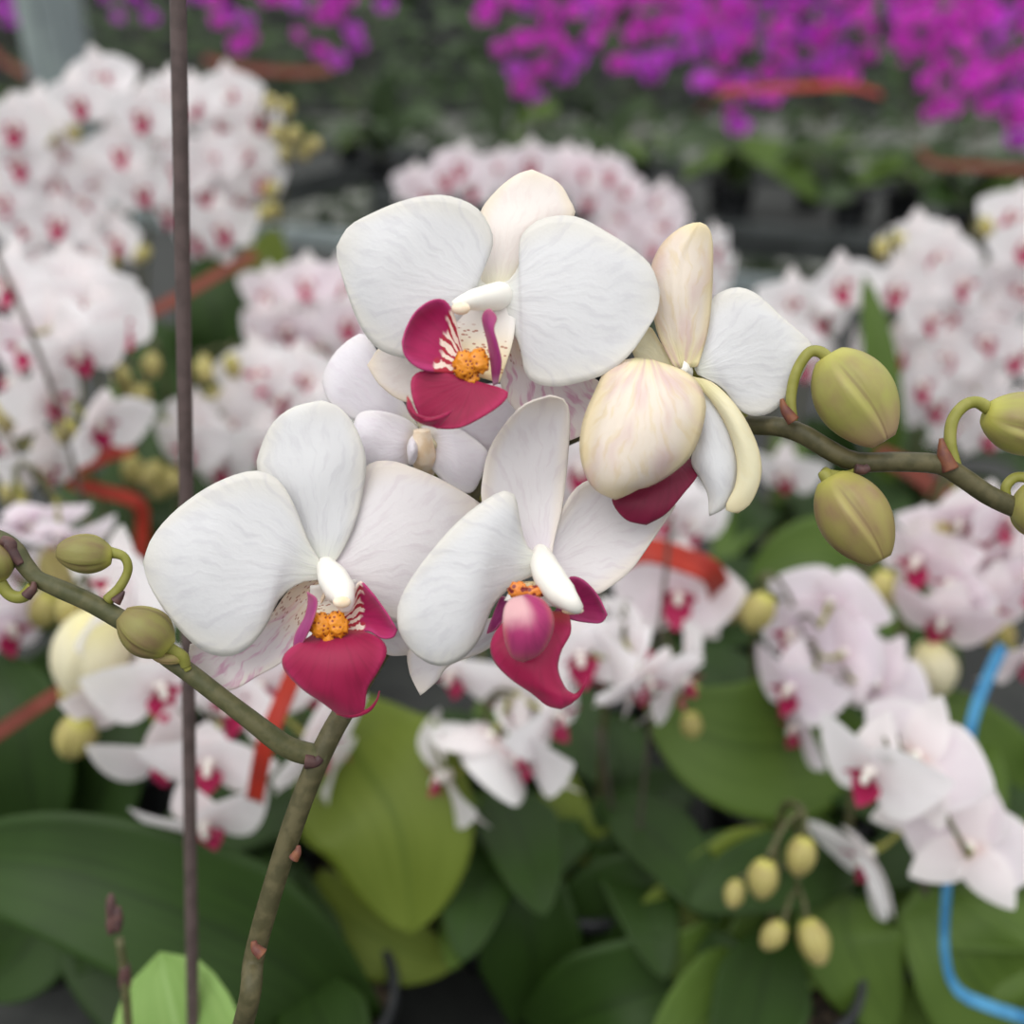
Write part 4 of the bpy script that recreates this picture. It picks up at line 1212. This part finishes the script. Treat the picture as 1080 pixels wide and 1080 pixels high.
def bench(label, x0, x1, y0, y1, dull=False):
    o = empty('plant_bench', EO)
    o.rotation_euler = (0, 0, YAW)
    tag(o, label, 'bench')
    def piece(name, lo, hi, mat, bev=0.0):
        bm = new()
        box(bm, lo, hi)
        if bev:
            bmesh.ops.bevel(bm, geom=bm.edges[:], offset=bev, segments=2, affect='EDGES')
        obj(name, bm, mat, o, smooth=False)
    rm = DULL if dull else STEEL
    piece('bench_top', (x0, y0, BENCH - 0.025), (x1, y1, BENCH - 0.002), MESH)
    for (p, q, c, d) in ((x0, x1, y0, y0 + 0.03), (x0, x1, y1 - 0.03, y1), (x0 - 0.03, x0, y0, y1), (x1, x1 + 0.03, y0, y1)):
        piece('rail', (p, c, BENCH - 0.05), (q, d, BENCH + 0.045), rm, 0.006)
    for i in range(3):
        for y in (y0 + 0.06, y1 - 0.06):
            x = x0 + 0.08 + (x1 - x0 - 0.16) * i / 2
            piece('leg', (x - 0.025, y - 0.025, 0), (x + 0.025, y + 0.025, BENCH - 0.025), rm)
    return o


def along(x, y, z):
    return (ray(x, y, z) - EO).dot(EU)


bench('near metal bench carrying the white orchids, its grey rail showing behind the top flower', -3.2, 2.2, -2.5, 0.0)
g0, g1 = along(350, 190, BENCH), along(450, 200, BENCH)
bench('far metal bench at the left of the dark gap, under magenta orchids', g0 - 2.5, g0, 0.6, 1.7, True)
bench('far metal bench at the right of the dark gap, under the bright magenta orchids', g1, g1 + 4.0, 0.6, 1.7, True)

pd = dv(60, 40, 0.3)
pb = P(58, 40, pd)
hw = 31 * pd / F
bm = new()
box(bm, (pb.x - hw, pb.y - 0.05, 0), (pb.x + hw, pb.y + 0.05, 2.4))
bmesh.ops.bevel(bm, geom=bm.edges[:], offset=0.012, segments=3, affect='EDGES')
for xx in (-0.35, 0.35):
    box(bm, (pb.x + xx * hw - 0.01, pb.y - 0.06, 0.02), (pb.x + xx * hw + 0.01, pb.y - 0.048, 2.38))
tag(obj('greenhouse_post', bm, POSTM, smooth=False), 'broad grey metal post standing behind the upper left blooms', 'post')

bm = new()
box(bm, (-13, -2, -0.1), (9, 14, 0))
tag(obj('floor', bm, CONC, smooth=False), None, None, None, 'structure')
bm = new()
box(bm, (-13, 14, -0.1), (9, 14.1, 3.2))
tag(obj('wall_back', bm, WALLM, smooth=False), None, None, None, 'structure')

# far rows of dark foliage that nobody could count
bm = new()
rnd = random.Random(5)
for i in range(2400):
    c = EO + EU * rnd.uniform(-6, 4.5) + EV * rnd.uniform(1.85, 2.7) + Vector((0, 0, rnd.uniform(0.1, 1.35)))
    a = rnd.uniform(0, 6.28)
    d = Vector((math.cos(a), math.sin(a), rnd.uniform(-0.4, 0.5))) * rnd.uniform(0.12, 0.22)
    grid(bm, leaf_rows([c, c + d * 0.5 + Vector((0, 0, 0.03)), c + d], 0.08, 0.2, None, 5, 7))
fo = obj('foliage', bm, LEAFS['dark'], None, 0.0)
tag(fo, 'dark mass of leaves on the rows behind the magenta orchids', 'foliage', None, 'stuff')

# ------------------------------------------------------------------ daylight through the greenhouse roof
w = bpy.data.worlds.new('overcast sky')
SC.world = w
w.use_nodes = True
nt = w.node_tree
nt.nodes.clear()
out = nt.nodes.new('ShaderNodeOutputWorld')
bg = nt.nodes.new('ShaderNodeBackground')
tc = nt.nodes.new('ShaderNodeTexCoord')
sx = nt.nodes.new('ShaderNodeSeparateXYZ')
rp = nt.nodes.new('ShaderNodeValToRGB')
nt.links.new(tc.outputs['Generated'], sx.inputs[0])
nt.links.new(sx.outputs[2], rp.inputs[0])
nt.links.new(rp.outputs[0], bg.inputs[0])
nt.links.new(bg.outputs[0], out.inputs[0])
rp.color_ramp.elements[0].position = 0.0
rp.color_ramp.elements[0].color = (0.22, 0.23, 0.24, 1)
rp.color_ramp.elements[1].position = 0.7
rp.color_ramp.elements[1].color = (1.0, 1.0, 0.99, 1)
bg.inputs[1].default_value = 1.45
sun = bpy.data.lights.new('daylight', 'SUN')
sun.energy = 1.2
sun.angle = R(50)
sun.color = (1, 0.98, 0.94)
so = bpy.data.objects.new('daylight', sun)
COL.objects.link(so)
so.rotation_euler = (R(25), R(-18), 0)

SC.view_settings.view_transform = 'Standard'
SC.view_settings.look = 'None'
SC.view_settings.gamma = 1
SC.view_settings.use_curve_mapping = False
SC.view_settings.exposure = 0.1
SC.cycles.max_bounces = 8
SC.cycles.transmission_bounces = 4
